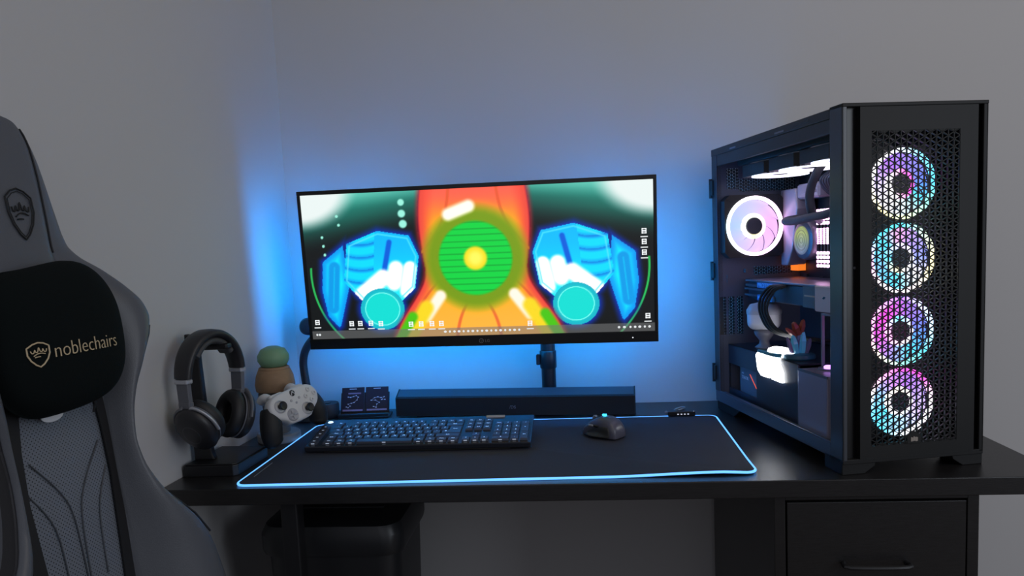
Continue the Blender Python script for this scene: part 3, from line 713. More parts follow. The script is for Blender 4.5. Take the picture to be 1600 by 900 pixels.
# the back cushion
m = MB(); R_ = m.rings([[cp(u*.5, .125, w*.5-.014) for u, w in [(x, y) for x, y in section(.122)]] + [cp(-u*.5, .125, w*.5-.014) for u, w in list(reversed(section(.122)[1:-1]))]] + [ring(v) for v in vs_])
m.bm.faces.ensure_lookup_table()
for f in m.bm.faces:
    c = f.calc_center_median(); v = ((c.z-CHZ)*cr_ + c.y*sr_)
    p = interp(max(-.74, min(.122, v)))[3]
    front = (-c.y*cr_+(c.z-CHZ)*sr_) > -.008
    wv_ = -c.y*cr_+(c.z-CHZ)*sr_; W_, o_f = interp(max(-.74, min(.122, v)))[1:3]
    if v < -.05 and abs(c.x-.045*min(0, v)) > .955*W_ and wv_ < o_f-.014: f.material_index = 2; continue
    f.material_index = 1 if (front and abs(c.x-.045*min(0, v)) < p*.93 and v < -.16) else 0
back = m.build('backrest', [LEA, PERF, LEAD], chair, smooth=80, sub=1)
# seams
def wat(u, v):
    h = section(v); u = abs(u)
    for (a, wa), (b, wb) in zip(h, h[1:]):
        if a <= u <= b and b > a: return wa+(wb-wa)*(u-a)/(b-a)
    return h[6][1]
m = MB()
for s_ in (-1, 1):
    m.tube([cp(s_*interp(v)[3]*1.0, v, wat(interp(v)[3], v)+.004) for v in [.11-.0075*k for k in range(22)]], .0014, 6)
m.build('head_seam', LEAD, back)
m = MB()
for s_ in (-1, 1):
    m.tube(smooth_path([cp(s_*.055, -.295, .005), cp(s_*.020, -.34, .0058), cp(s_*.006, -.378, .0058), cp(s_*.002, -.46, .0058)], 5), .0009, 6)
    m.tube(smooth_path([cp(s_*.062, -.33, .003), cp(s_*.036, -.38, .0058), cp(s_*.030, -.46, .0058)], 5), .0009, 6)
m.build('pad_seam', mat('seam_grey', (62, 65, 72), .5), back)
for s_ in (-1, 1):
    m = MB()
    m.tube([cp(s_*interp(v)[1]*1.0, v, interp(v)[2]-.010) for v in [-.16-.012*k for k in range(27)]], .0016, 6); m.build('wing_piping', LEAD, back)
# pressed crest in the headrest
def shield(cx, cy, W, H, n=1):
    pts = [(-.5, .32), (-.25, .45), (0, .5), (.25, .45), (.5, .32), (.5, .02), (.38, -.22), (.18, -.42), (0, -.52), (-.18, -.42), (-.38, -.22), (-.5, .02)]
    out = []
    P = [V((x*W+cx, y*H+cy, 0)) for x, y in pts]
    for i, p in enumerate(P):
        q = P[(i+1) % len(P)]
        for k in range(3): out.append(p.lerp(q, k/3))
    return out
CREST = mat('crest_dark', (16, 16, 19), .6)
def crown(fn, cx, cy, W, H, mb, r):
    L = lambda *pts: mb.tube(smooth_path([fn(cx+x*W, cy+y*H) for x, y in pts], 4), r, 6)
    L((-.34, .10), (-.30, .0), (-.22, .0), (-.17, .12), (-.14, .02), (-.06, .03), (0, .20), (.05, .04), (.14, .03), (.17, .13), (.22, .01), (.30, .0), (.34, .11))
    L((-.24, -.14), (-.08, -.06), (.10, -.05), (.26, -.10)); L((-.20, -.20), (-.06, -.185), (.04, -.19))
def onback(u, v): return cp(u, v, wat(u, v)+.0016)
m = MB(); m.tube([onback(p.x, p.y) for p in shield(.003, .0, .038, .062)], .0010, 6, loop=True); m.tube([onback(p.x, p.y) for p in shield(.003, .0, .0325, .055)], .0005, 6, loop=True)
crown(onback, .003, .003, .038, .052, m, .0009); m.build('crest', CREST, back)
# seat, armless frame and base below the picture
m = MB()
rr = []
for y, z0, z1, w in ((-.02, -.33, -.26, .19), (-.10, -.345, -.255, .21), (-.25, -.345, -.255, .215), (-.36, -.345, -.262, .205), (-.41, -.33, -.285, .19)):
    rr.append([V((x, y, CHZ+z)) for x, z in ((-w, z0+.02), (-w, z1+.012), (-w+.03, z1+.018), (-.12, z1), (0, z1-.004), (.12, z1), (w-.03, z1+.018), (w, z1+.012), (w, z0+.02), (w-.03, z0), (0, z0), (-w+.03, z0))])
m.rings(rr); 
zs = CHZ-.345-.0; dz = (.47)-(CHZ-.255)
for v in m.bm.verts: v.co.z += dz
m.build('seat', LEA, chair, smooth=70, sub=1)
m = MB(); m.box((-.08, -.30, .34), (.08, -.10, .385), bev=.01); m.box((-.02, .05, .34), (.02, .30, .37), mx=TR(0, 0, 0)) if False else None
m.build('mechanism', BLK2, chair)
for s_ in (-1, 1):
    m = MB(); m.tube(smooth_path([(s_*.15, -.16, .37), (s_*.17, -.05, .37), (s_*.17, -.055, .45), (s_*.165, -.0655, .58)], 6), .013, 10); m.build('back_bracket', BLK2, chair, smooth=60)
m = MB(); m.cyl((0, -.2, .08), (0, -.2, .36), .025); m.build('gas_lift', BLK2, chair, smooth=40)
for k in range(5):
    a = rad(72*k+20); d_ = V((cos(a), sin(a), 0)); c0 = V((0, -.2, 0))
    if (c0+d_*.25).y > -.02: ln = .17
    else: ln = .25
    m = MB(); m.tube([c0+V((0, 0, .09)), c0+d_*ln*.5+V((0, 0, .085)), c0+d_*ln+V((0, 0, .07))], [.028, .022, .016], 10); lg_ = m.build('base_leg', BLK2, chair, smooth=60)
    s2 = V((-d_.y, d_.x, 0)); q = c0+d_*ln+V((0, 0, .029))
    m = MB(); m.cyl(q-s2*.022, q-s2*.006, .029, n=20); m.cyl(q+s2*.006, q+s2*.022, .029, n=20); m.cyl(q-s2*.008, q+s2*.008, .008); m.cyl(q, q+V((0, 0, .035)), .006); m.build('castor', BLK, lg_, smooth=40)

# ---------------------------------------------------------------- head pillow on the chair
pil = thing('head_pillow', 'black velour head pillow with gold lettering strapped to the gaming chair', 'pillow', (-.674, -1.007, -T), rad(85))
PILM = mat('pillow_velour', (11, 17, 18), .95, bump=.3, bscale=500, spec=.15)
PC0, PAu, PBv, PCw, W0 = V((-.006, -.156)), .098, .0905, .046, .024
TIL = rad(-1.5)
def pw(u, v):
    x = (u-PC0.x)*cos(TIL)+(v-PC0.y)*sin(TIL); y = -(u-PC0.x)*sin(TIL)+(v-PC0.y)*cos(TIL)
    q = abs(x/PAu)**3.0+abs(y/PBv)**2.6
    return W0+PCw*max(0, 1-q)**.42
def pillow_pt(a, b):
    """a around, b from front pole (0) to back pole (1)"""
    th = 2*PI*a; ph = PI*b
    ca, sa = cos(th), sin(th); r = sin(ph)**.55
    ux = PAu*r*abs(ca)**.56*(1 if ca >= 0 else -1); vy = PBv*r*abs(sa)**.66*(1 if sa >= 0 else -1)
    q = abs(ux/PAu)**3.0+abs(vy/PBv)**2.6
    zz = max(0, 1-q)**.42
    w = W0+PCw*zz if b <= .5 else W0-.022*zz
    vy += .006*sin(ux*40)*(1 if sa > 0 else .3)
    u = ux*cos(TIL)-vy*sin(TIL)+PC0.x; v = ux*sin(TIL)+vy*cos(TIL)+PC0.y
    return cp(u, v, w)
m = MB(); N = 48
m.rings([[pillow_pt(k/N, .02+.96*j/30) for k in range(N)] for j in range(31)]); m.build('cushion', PILM, pil, smooth=80, sub=1)
GOLD = mat('gold_thread', (196, 176, 142), .5)
def onpil(u, v, e=.0012): return cp(u, v, pw(u, v)+e)
m = MB(); m.text('noblechairs', .0240, None, 0, .0006, 'LEFT', fn=lambda p: onpil(-.057+p.x*.92, -.1790+p.y*1.0+.0, .0012+p.z), off=-.00035)
m.build('lettering', GOLD, pil)
m = MB(); m.tube([onpil(p.x, p.y) for p in shield(-.073, -.1725, .0225, .0265)], .0009, 6, loop=True); crown(onpil, -.073, -.170, .024, .026, m, .0006); m.build('crest', GOLD, pil)
m = MB(); m.tube([cp(.032, -.2395, .030), cp(.033, -.245, .031), cp(.033, -.256, .026)], .0016, 6); m.build('zip_pull', STRAP, pil)
m = MB(); m.prism([(x*.017-.022, -.246+y*.008) for x, y in [(cos(2*PI*k/20), sin(2*PI*k/20)) for k in range(20)]], 0, .0012, None)
for v in m.bm.verts: v.co = cp(v.co.x, v.co.y, .0165+v.co.z)
m.build('label_tag', WHITE, pil)['label'] = 'white sewn tag under the pillow'
for s_ in (-1, 1):
    m = MB(); rr = []
    for u, v in ((.058, -.195), (.066, -.23), (.072, -.28), (.074, -.34), (.070, -.40), (.064, -.48), (.06, -.58), (.06, -.68)):
        w = wat(u, v)+.0022
        a, b = .0085, .0018
        rr.append([cp(s_*(u-a), v, wat(u-a, v)+.0022), cp(s_*(u+a), v, wat(min(u+a, interp(v)[3]*.97), v)+.0030), cp(s_*(u+a), v, wat(min(u+a, interp(v)[3]*.97), v)+.0050), cp(s_*(u-a), v, wat(u-a, v)+.0042)])
    m.rings(rr); m.build('strap', STRAP, pil, smooth=60)
# ---------------------------------------------------------------- computer tower: local x across the front, y towards the back, z up
PW_, PDp_, PH = .2545, .535, .608
pc = thing('computer_tower', 'tall black computer tower with open side and rainbow fans behind a front mesh', 'computer', (.4314, -.6133, 0), rad(12.1))
PCM = mat('case_black_metal', (34, 35, 40), .42, bump=.03, bscale=900); PCF = mat('case_front_black', (17, 17, 18), .55, spec=.35); PCD = mat('case_inner_black', (40, 41, 52), .5); PCI = mat('case_inner_lit', (84, 88, 106), .45); STEEL = mat('case_steel_grey', (96, 98, 108), .42, metal=.4)  # rear panel's black steel is coloured bluish grey to look lit
def part(mb, name, ms_=PCM, par=pc, **k): return mb.build(name, ms_, par, **k)
# base, top, far side
m = MB(); m.box((.004, .03, .026), (PW_-.004, PDp_, .036)); part(m, 'bottom_panel')
m = MB(); m.box((0, .036, .022), (.014, PDp_-.004, .046)); m.box((.0, .036, .046), (.004, PDp_-.004, .0485)); part(m, 'bottom_rail', mat('case_rail', (66, 70, 82), .35), bevel=.0012)
m = MB(); m.box((.0, .036, .590), (PW_, PDp_, PH-.002)); part(m, 'top_panel', bevel=.0015)
m = MB(); m.box((0.001, .036, .566), (.010, PDp_-.004, .590)); m.box((.0012, .10, .5955), (-.0008, .155, .6015)); part(m, 'top_rail', PCM, bevel=.001)
m = MB(); m.box((-.0006, .19, .594), (.0, .225, .597)); m.box((-.0006, .40, .594), (.0, .43, .597)); part(m, 'rail_slots', mat('slot_light', (120, 124, 140), .4))
m = MB(); m.box((PW_-.003, .036, .036), (PW_, PDp_, .590)); part(m, 'side_panel')
# feet with the cut-out between them
for x0, x1, sl in ((0, .058, 1), (PW_-.054, PW_, -1)):
    m = MB(); o = [(x0, 0), (x1, 0), (x1+sl*0, .0)] if False else ([(x0, 0), (x1-.018, 0), (x1, .012), (x1+.004, .026), (x0, .026)] if sl > 0 else [(x0+.018, 0), (x1, 0), (x1, .026), (x0-.004, .026), (x0, .012)])
    m.prism(o, -.055, -.0, FACE((0, 0, 0), (1, 0, 0), (0, 0, 1)))
    part(m, 'foot', PCF, bevel=.001)
for x0 in (.004, PW_-.05):
    m = MB(); m.prism([(.40, .026), (PDp_, .026), (PDp_-.004, .0), (.44, .0)], x0, x0+.046, FACE((0, 0, 0), (0, 1, 0), (0, 0, 1))); part(m, 'foot', PCF, bevel=.002)
# rear wall with openings
def framed(mb, x0, x1, z0, z1, holes, y0, y1):
    xs = sorted({x0, x1, *[h[0] for h in holes], *[h[1] for h in holes]}); zs = sorted({z0, z1, *[h[2] for h in holes], *[h[3] for h in holes]})
    for a, b in zip(xs, xs[1:]):
        run = None
        for c, d in zip(zs, zs[1:]):
            mx_, mz = (a+b)/2, (c+d)/2
            hole = any(h[0] < mx_ < h[1] and h[2] < mz < h[3] for h in holes)
            if hole:
                if run: mb.box((a, y0, run[0]), (b, y1, run[1]))
                run = None
            else: run = (run[0] if run else c, d)
        if run: mb.box((a, y0, run[0]), (b, y1, run[1]))
def lattice(mb, x0, x1, z0, z1, y, p, bw, dep):
    """bars in three directions, open triangles between them"""
    def bar(a, b):
        a, b = V(a), V(b)
        if (b-a).length < 1e-4: return
        d = (b-a).normalized(); n_ = V((-d.z, 0, d.x))*bw/2
        mb.rings([[a-n_+V((0, -dep/2, 0)), a+n_+V((0, -dep/2, 0)), a+n_+V((0, dep/2, 0)), a-n_+V((0, dep/2, 0))], [b-n_+V((0, -dep/2, 0)), b+n_+V((0, -dep/2, 0)), b+n_+V((0, dep/2, 0)), b-n_+V((0, dep/2, 0))]])
    x = x0
    while x <= x1+1e-6: bar((x, y, z0), (x, y, z1)); x += p
    side = p/(math.sqrt(3)/2); W = x1-x0; t = 1/math.sqrt(3)
    z = z0-W*t-side
    k0 = math.floor((z0-W*t-z0)/side)-1
    for k in range(k0, int((z1-z0)/side)+2):
        for s_ in (1, -1):
            zz = z0+k*side if s_ > 0 else z0+k*side+W*t - ((W*t) % side)
            # line z = zz + s*t*(x-x0), clipped to the window
            pts = []
            lo, hi = 0., W
            f = lambda q: zz+s_*t*q if s_ > 0 else zz+W*t-t*q-(W*t)+((W*t) % side)+W*t-W*t+0
            if s_ > 0:
                a = max(lo, (z0-zz)/t); b = min(hi, (z1-zz)/t)
                if a < b: bar((x0+a, y, zz+t*a), (x0+b, y, zz+t*b))
            else:
                zc = z0+k*side+side*math.ceil(W*t/side)
                a = max(lo, (zc-z1)/t); b = min(hi, (zc-z0)/t)
                if a < b: bar((x0+a, y, zc-t*a), (x0+b, y, zc-t*b))
holes = [(.024, .052, .513, .560), (.052, .190, .507, .536), (.086, .180, .316, .334)] + [(.003+.0205*k, .018+.0205*k, .18, .268) for k in range(3)]
m = MB(); framed(m, .0, PW_, .036, .590, holes, PDp_-.030, PDp_-.026); part(m, 'rear_panel', PCI)
for h_ in holes: m = MB(); lattice(m, h_[0], h_[1], h_[2], h_[3], PDp_-.0285, .0062, .0019, .002); part(m, 'rear_mesh', PCM)
m = MB(); m.box((0, PDp_-.030, .046), (.012, PDp_-.002, .590)); part(m, 'rear_post', PCM, bevel=.001)
for z in (.53, .34, .10):
    m = MB(); m.box((-.004, PDp_-.012, z-.028), (.003, PDp_+.003, z+.006), bev=.001); m.cyl((-.002, PDp_+.0, z-.034), (-.002, PDp_+.0, z+.010), .004, n=12); part(m, 'hinge', BLK)
m = MB(); m.box((.020, PDp_-.0315, .298), (.023, PDp_-.030, .318), bev=.001); part(m, 'latch', STEEL)
m = MB(); m.box((.062, PDp_-.04, .322), (.066, PDp_-.03, .330)); part(m, 'latch', STEEL)
# front: side cheeks, recessed channels and the slotted front panel
m = MB(); m.box((0, -.002, .022), (.0035, .036, .606)); m.box((.0, -.002, .022), (.008, .002, .606)); part(m, 'front_cheek', mat('cheek_sheen', (60, 64, 72), .32), bevel=.001)  # near cheek lighter and bluish: its sheen is put into the colour
m = MB(); m.box((PW_-.0035, -.002, .022), (PW_, .036, .606)); m.box((PW_-.008, -.002, .022), (PW_, .002, .606)); part(m, 'front_cheek', PCF, bevel=.001)
m = MB(); m.box((.0, -.003, .602), (PW_, .036, .608)); part(m, 'front_cap', PCF, bevel=.001)
m = MB(); m.box((.0035, .008, .026), (.031, .012, .602)); m.box((PW_-.022, .008, .026), (PW_-.0035, .012, .602)); part(m, 'side_channel', mat('channel_black', (8, 8, 11), .3))
m = MB(); m.box((0, -.002, .018), (PW_, .036, .0262)); part(m, 'front_sill', PCF, bevel=.001)
fx0, fx1, fz0, fz1 = .0295, .2355, .0262, .6015
gx0, gx1, gz0, gz1 = .0490, .2038, .0465, .5635
m = MB(); framed(m, fx0, fx1, fz0, fz1, [(gx0, gx1, gz0, gz1)], -.0035, .001); part(m, 'front_panel', PCF)
m = MB(); m.box((fx0, .001, fz0), (fx0+.002, .010, fz1)); m.box((fx1-.002, .001, fz0), (fx1, .010, fz1)); part(m, 'panel_edge', PCF)
m = MB(); lattice(m, gx0, gx1, gz0, gz1, -.0015, .01032, .0015, .003)
side = .01032/(math.sqrt(3)/2)
for k in range(8):                       # the scalloped top and bottom border
    x = gx0+.01032*2*k
    for zz, s_ in ((gz1, -1), (gz0, 1)):
        pts = [(x-.01032, zz), (x, zz), (x, zz+s_*.0), (x-.0, zz)]
        if gx0 <= x-.001 and x <= gx1: m.prism([(x-.0103, zz), (x+.0103 if x+.0103 <= gx1 else gx1, zz), (x, zz+s_*.006)], .0, .003, FACE((0, .0, 0), (1, 0, 0), (0, 0, 1)))
mesh_o = part(m, 'front_mesh', PCF)
m = MB(); m.prism([(.114, .0455), (.114, .060), (.1265, .068), (.139, .060), (.139, .0455)], .0, .0035, FACE((0, 0, 0), (1, 0, 0), (0, 0, 1))); lp = part(m, 'logo_plate', PCF)
m = MB()
for dx, a, b in ((-.0042, .0058, .0095), (0, .0062, .0112), (.0042, .0058, .0095)):
    m.prism([(.1265+dx-.0021, .0505+abs(dx)*-.15), (.1265+dx+.0019, .0508+abs(dx)*-.15), (.1265+dx+.0021, .0505+a), (.1265+dx-.0008, .0505+b*.72), (.1265+dx-.0019, .0505+a*1.08)], .0034, .0043, FACE((0, 0, 0), (1, 0, 0), (0, 0, 1)))
part(m, 'sail_logo', mat('sail_grey', (150, 140, 132), .4), lp)
m = MB(); m.cyl((.0265, .0075, .345), (.0265, .0085, .345), .0022, n=16); part(m, 'screw', STEEL)
# ---- fans
LEDM = mat_attr('fan_leds', 1.0); HUBM = mat('fan_hub_grey', (62, 62, 76), .4); FRM = mat('fan_frame_black', (20, 20, 25), .45)
def hue(stops, a):
    a = a % 360; n = len(stops)
    for i in range(n):
        a0, c0 = stops[i]; a1, c1 = stops[(i+1) % n]
        if i == n-1: a1 += 360
        x = a if a >= a0 else a+360
        if a0 <= x <= a1: 
            t = (x-a0)/(a1-a0); return tuple(p+(q-p)*t for p, q in zip(lin(c0), lin(c1)))
    return lin(stops[0][1])
def fan(mx, R, outer, blade, inner, ko=1.6, kb_=.75, ki=1.5, depth=.025, back=True, name='fan'):
    """square case fan, face towards +z of mx"""
    S = R*1.0; inv = mx.inverted(); K = 64
    def sq(a, s):
        c, d = cos(a), sin(a); f = s/max(abs(c), abs(d)); r = min(f, s*1.30); return (c*r, d*r)
    def circ(a, r): return (cos(a)*r, sin(a)*r)
    rr = []
    for fn, z in ((lambda a: circ(a, R*.955), 0), (lambda a: sq(a, S), 0), (lambda a: sq(a, S), -depth), (lambda a: circ(a, R*.955), -depth)):
        rr.append([mx @ V((*fn(2*PI*k/K+PI/4), z)) for k in range(K)])
    m = MB(); m.rings(rr, loop=True)
    for a in (45, 135, 225, 315): m.cyl(mx @ V((*circ(rad(a), R*1.22), -.001)), mx @ V((*circ(rad(a), R*1.22), .0012)), .0032, n=12)
    f = part(m, name, FRM, smooth=30)
    led = lambda st, k: (lambda co: (lambda q: tuple(c*k(math.hypot(q.x, q.y)/R) for c in hue(st, math.degrees(math.atan2(q.y, q.x)))))(inv @ co))
    m = MB(); m.rings([[mx @ V((*circ(2*PI*k/K, r*R), z)) for k in range(K)] for r, z in ((.955, .0), (.955, .0025), (.85, .0025), (.85, -.004), (.955, -.004))], loop=True)
    m.build('light_ring', LEDM, f, smooth=40, led=led(outer, lambda r: ko))
    m = MB(); NB = 9
    for b in range(NB):
        a0 = 2*PI*b/NB; g = []
        for i in range(8):
            r = R*(.38+.47*i/7); row_ = []
            for j in range(7):
                a = a0+(2*PI/NB)*(.0+1.04*j/6)-.5*(i/7)**1.2
                row_.append((r, a, -.006-.007*(j/6)))
            g.append(row_)
        for z_ in (0, -.0012):
            vv = [[m.bm.verts.new(mx @ V((cos(a)*r, sin(a)*r, z+z_))) for r, a, z in row_] for row_ in g]
            for i in range(7):
                for j in range(6): m.face([vv[i][j], vv[i+1][j], vv[i+1][j+1], vv[i][j+1]])
    m.build('blades', LEDM, f, smooth=60, led=led(blade, lambda r: kb_*(1.25-.35*r)))
    m = MB(); m.rings([[mx @ V((*circ(2*PI*k/K, r*R), z)) for k in range(K)] for r, z in ((.41, -.0048), (.38, -.0035), (.30, -.0030), (.27, -.004), (.27, -.009), (.41, -.009))], loop=True)
    m.build('inner_ring', LEDM, f, smooth=40, led=led(inner, lambda r: ki))
    m = MB(); m.lathe([(R*.275, -.010), (R*.275, -.002), (R*.255, .0), (.001, .0004)], mx, 40); h_ = m.build('hub', HUBM, f, smooth=40)
    m = MB()
    for a in (30, 150, 270):
        m.tube([mx @ V((cos(rad(a))*R*.25, sin(rad(a))*R*.25, -depth+.003)), mx @ V((cos(rad(a+25))*R*.97, sin(rad(a+25))*R*.97, -depth+.003))], .0028, 6)
    m.lathe([(R*.3, -depth), (R*.3, -depth+.006)], mx, 32)
    m.build('strut', FRM, f)
    return f
Wh, Pk, Mg, Pu, Bl, Cy, Ye, Mi = (255, 250, 255), (255, 170, 235), (255, 80, 215), (170, 110, 255), (90, 130, 255), (80, 215, 250), (255, 240, 170), (140, 255, 225)
FACE_F = lambda x, z: FACE((x, .040, z), (1, 0, 0), (0, 0, 1))
cfg = [(.481, [(0, Cy), (60, (120, 225, 255)), (110, Wh), (170, Wh), (225, Ye), (280, (230, 255, 190)), (320, Mi)], [(0, Bl), (70, (150, 120, 255)), (120, Pu), (180, (215, 200, 255)), (240, Wh), (290, (215, 245, 255)), (330, Cy)], [(0, Mg), (80, (255, 110, 230)), (150, Wh), (230, Wh), (310, Mg)]),
       (.356, [(0, Ye), (50, (200, 240, 220)), (90, Cy), (140, Cy), (190, Pk), (230, Wh), (290, (255, 235, 240)), (330, Ye)], [(0, (130, 150, 255)), (60, (190, 150, 255)), (95, Pk), (130, Cy), (200, (120, 190, 255)), (270, Cy), (320, Wh)], [(0, Wh), (90, (225, 200, 255)), (180, Cy), (250, Ye), (310, Wh)]),
       (.231, [(0, (190, 235, 255)), (50, (215, 225, 255)), (90, Pu), (140, Pk), (180, Pk), (225, (255, 240, 215)), (270, Mi), (320, Cy)], [(0, Bl), (70, Pu), (130, Mg), (190, (235, 90, 225)), (250, (170, 140, 255)), (300, Cy)], [(0, Wh), (100, Cy), (170, Pk), (230, Pk), (300, Wh)]),
       (.108, [(0, Wh), (40, Mg), (90, Mg), (130, Pk), (160, Wh), (190, (110, 210, 255)), (235, Cy), (280, Wh), (330, Wh)], [(0, (190, 170, 255)), (60, Pu), (110, (210, 140, 255)), (160, (140, 200, 255)), (220, Cy), (280, (170, 220, 255)), (330, (215, 190, 255))], [(0, Wh), (90, (255, 240, 220)), (180, Wh), (270, Wh)])]
for z, o_, b_, i_ in cfg:
    f = fan(FACE_F(.1325, z), .0622, o_, b_, i_, 2.3, 1.5, 2.2); f.name = 'front_fan'
f = fan(FACE((.0765, PDp_-.058, .4275), (1, 0, 0), (0, 0, 1)), .0705, [(0, (255, 190, 250)), (70, (255, 225, 250)), (120, Wh), (180, (200, 240, 255)), (225, (225, 235, 255)), (280, (250, 205, 255))], [(0, (232, 170, 240)), (90, (190, 185, 245)), (180, (165, 190, 245)), (270, (215, 185, 240))], [(0, (255, 190, 225)), (70, (225, 230, 215)), (150, (240, 250, 225)), (200, Wh), (260, Ye), (320, (255, 225, 190))], 4., 1.25, 2.); f.name = 'rear_fan'
# ---- inside: tray, board, cooler, memory, card, cables
m = MB(); m.box((.198, .075, .16), (.201, PDp_-.032, .588)); part(m, 'board_tray', PCD)
BRD = mat('circuit_board', (20, 20, 26), .45, var=.35, vscale=120); LIL = mat('board_cover_lit', (168, 160, 178), .35, metal=.2)  # board covers' pale lilac carries the fans' light in the colour
m = MB(); m.box((.192, .17, .235), (.1955, .49, .548)); board = part(m, 'motherboard', BRD)
rngb = random.Random(3); m = MB()
for k in range(60):
    y, z = rngb.uniform(.18, .48), rngb.uniform(.24, .54); a, b, c = rngb.uniform(.003, .009), rngb.uniform(.003, .009), rngb.uniform(.002, .008); m.box((.192-c, y-a, z-b), (.1925, y+a, z+b))
part(m, 'board_chips', DARK, board)
m = MB(); m.prism([(.425, .505), (.49, .505), (.49, .335), (.462, .335), (.438, .372), (.415, .46)], -.19, -.145, FACE((0, 0, 0), (0, 1, 0), (0, 0, 1)) @ Matrix.Scale(-1, 4, V((0, 0, 1))) if False else Matrix(((0, 0, -1, 0), (1, 0, 0, 0), (0, 1, 0, 0), (0, 0, 0, 1)))); part(m, 'board_cover', LIL, board, bevel=.003)
m = MB(); m.box((.150, .335, .480), (.19, .425, .512), bev=.004); m.box((.146, .345, .490), (.152, .40, .497)); part(m, 'heat_sink', LIL, board)
m = MB()
for k in range(9): m.box((.172, .462+.004*k, .322), (.19, .4642+.004*k, .338+.0045*k))
part(m, 'lit_grille', mat('grille_orange', (190, 100, 40), .4, emit=(255, 130, 40), es=.9), board)
AX = Matrix(((0, 0, -1, .1925), (1, 0, 0, .372), (0, 1, 0, .391), (0, 0, 0, 1)))      # local z points out of the board
m = MB(); stack(m, [(.078, .078, 0), (.078, .078, .02), (.068, .068, .026)], 0, .02, AX); m.lathe([(.036, .022), (.042, .028), (.0425, .052), (.040, .0575), (.0315, .0605)], AX, 48); pump = part(m, 'cooler_pump', mat('pump_grey', (96, 94, 108), .35, metal=.3), smooth=30)
m = MB(); m.lathe([(.0305, .058), (.0305, .0612), (.001, .0614)], AX, 48)
def pumpled(co):
    q = AX.inverted() @ co; r = math.hypot(q.x, q.y)/.03; k = .55+.35*sin(r*26)
    return mixc(lin((120, 170, 190)), lin((205, 225, 120)), max(0, min(1, .5+q.y*22))) if False else tuple(c*(.45+.22*sin(r*24)) for c in mixc(lin((110, 150, 200)), lin((215, 235, 130)), max(0, min(1, .55+q.y*25))))
for i in range(9): m.torus(.003+.003*i, .0007, AX @ TR(0, 0, .0613), 40, 6)
m.build('pump_display', LEDM, pump, smooth=50, led=pumpled)
HOSE = mat('hose_braided', (64, 62, 74), .6, bump=.4, bscale=700)
m = MB(); m.tube(smooth_path([(.160, .376, .440), (.125, .392, .437), (.10, .380, .433), (.10, .34, .432), (.10, .27, .437), (.10, .20, .443), (.115, .13, .47), (.125, .11, .53)], 8), .0085, 12); part(m, 'coolant_hose', HOSE, smooth=60)
m = MB(); m.tube(smooth_path([(.165, .345, .425), (.14, .315, .432), (.108, .286, .446), (.10, .281, .475), (.10, .272, .50), (.10, .250, .525), (.115, .24, .55)], 8), .0085, 12); part(m, 'coolant_hose', HOSE, smooth=60)
m = MB(); m.tube([(.165, .372, .425), (.150, .378, .446)], .011, 14); part(m, 'hose_fitting', LIL, smooth=50)
# memory sticks with lit studs
RAMM = mat('memory_black', (28, 27, 34), .4); RAML = mat('memory_light', (255, 220, 250), .4, emit=(255, 196, 246), es=6.)
for k in range(4):
    y = .330-.0125*k
    m = MB(); m.box((.145, y-.0035, .332), (.192, y+.0035, .452), bev=.001); st_ = part(m, 'memory_stick', RAMM)
    m = MB()
    for z in [.4505-.0085*i for i in range(4)] + [.3635-.0088*i for i in range(4)]: m.box((.1438, y-.0039, z-.0031), (.1475, y+.0039, z+.0031), bev=.001)
    for dz in range(8): m.box((.1438, y-.0028, .382+.0042*dz), (.1475, y+.0028, .3852+.0042*dz))
    m.build('light_bar', RAML, st_)
# radiator and its fans along the top
RADM = mat('radiator_black', (17, 17, 22), .5)
m = MB(); m.box((.030, .075, .560), (.150, .46, .586), bev=.002)
for k in range(30): m.box((.0295, .085+.0122*k, .563), (.1505, .0875+.0122*k, .5605)) if False else None
part(m, 'radiator', RADM)
topst = [(0, (235, 235, 255)), (90, Wh), (180, (200, 220, 255)), (270, (230, 215, 255))]
for y in (.138, .260, .382):
    f = fan(Matrix(((1, 0, 0, .090), (0, -1, 0, y), (0, 0, -1, .5325), (0, 0, 0, 1))), .0605, topst, topst, topst, 3., .55, 1.5); f.name = 'top_fan'
# graphics card
GPUM = mat('card_shroud_dark', (38, 39, 50), .4); GPUP = mat('card_plate_lit', (120, 116, 132), .35, metal=.4); BLU = mat('protective_cap_blue', (40, 118, 190), .5);  # back plate's lilac is fan light put into its colour
m = MB(); m.box((.065, .14, .262), (.19, .49, .302), bev=.002); gpu = part(m, 'graphics_card', GPUM)
m = MB(); m.box((.060, .105, .303), (.192, .495, .3075), bev=.001); part(m, 'back_plate', GPUP, gpu)
m = MB(); m.box((.061, .40, .284), (.066, .50, .288)); m.box((.061, .36, .270), (.066, .50, .274)); m.box((.061, .36, .292), (.0655, .495, .297)); part(m, 'trim_strip', STEEL, gpu)
m = MB(); m.box((.0585, .335, .2905), (.0655, .432, .3025), bev=.001); cap = part(m, 'port_cap', BLU, gpu)
m = MB(); m.text('PROTECT', .0125, FACE((.0583, .428, .2925), (0, -1, 0), (0, 0, 1)) @ Matrix.Scale(1.35, 4, V((1, 0, 0))), depth=.0008); m.build('lettering', mat('cap_lettering', (120, 190, 235), .5), cap)
m = MB(); m.box((.0585, .362, .2625), (.0655, .432, .2755), bev=.001); cap = part(m, 'port_cap', BLU, gpu)
m = MB(); m.text('PROTECT', .0105, FACE((.0583, .428, .265), (0, -1, 0), (0, 0, 1)) @ Matrix.Scale(1.2, 4, V((1, 0, 0))), depth=.0008); m.build('lettering', mat('cap_lettering', (120, 190, 235), .5), cap)
m = MB(); m.box((.058, .185, .262), (.066, .232, .304)); part(m, 'end_block', mat('card_bronze', (92, 80, 74), .4, metal=.4), gpu)
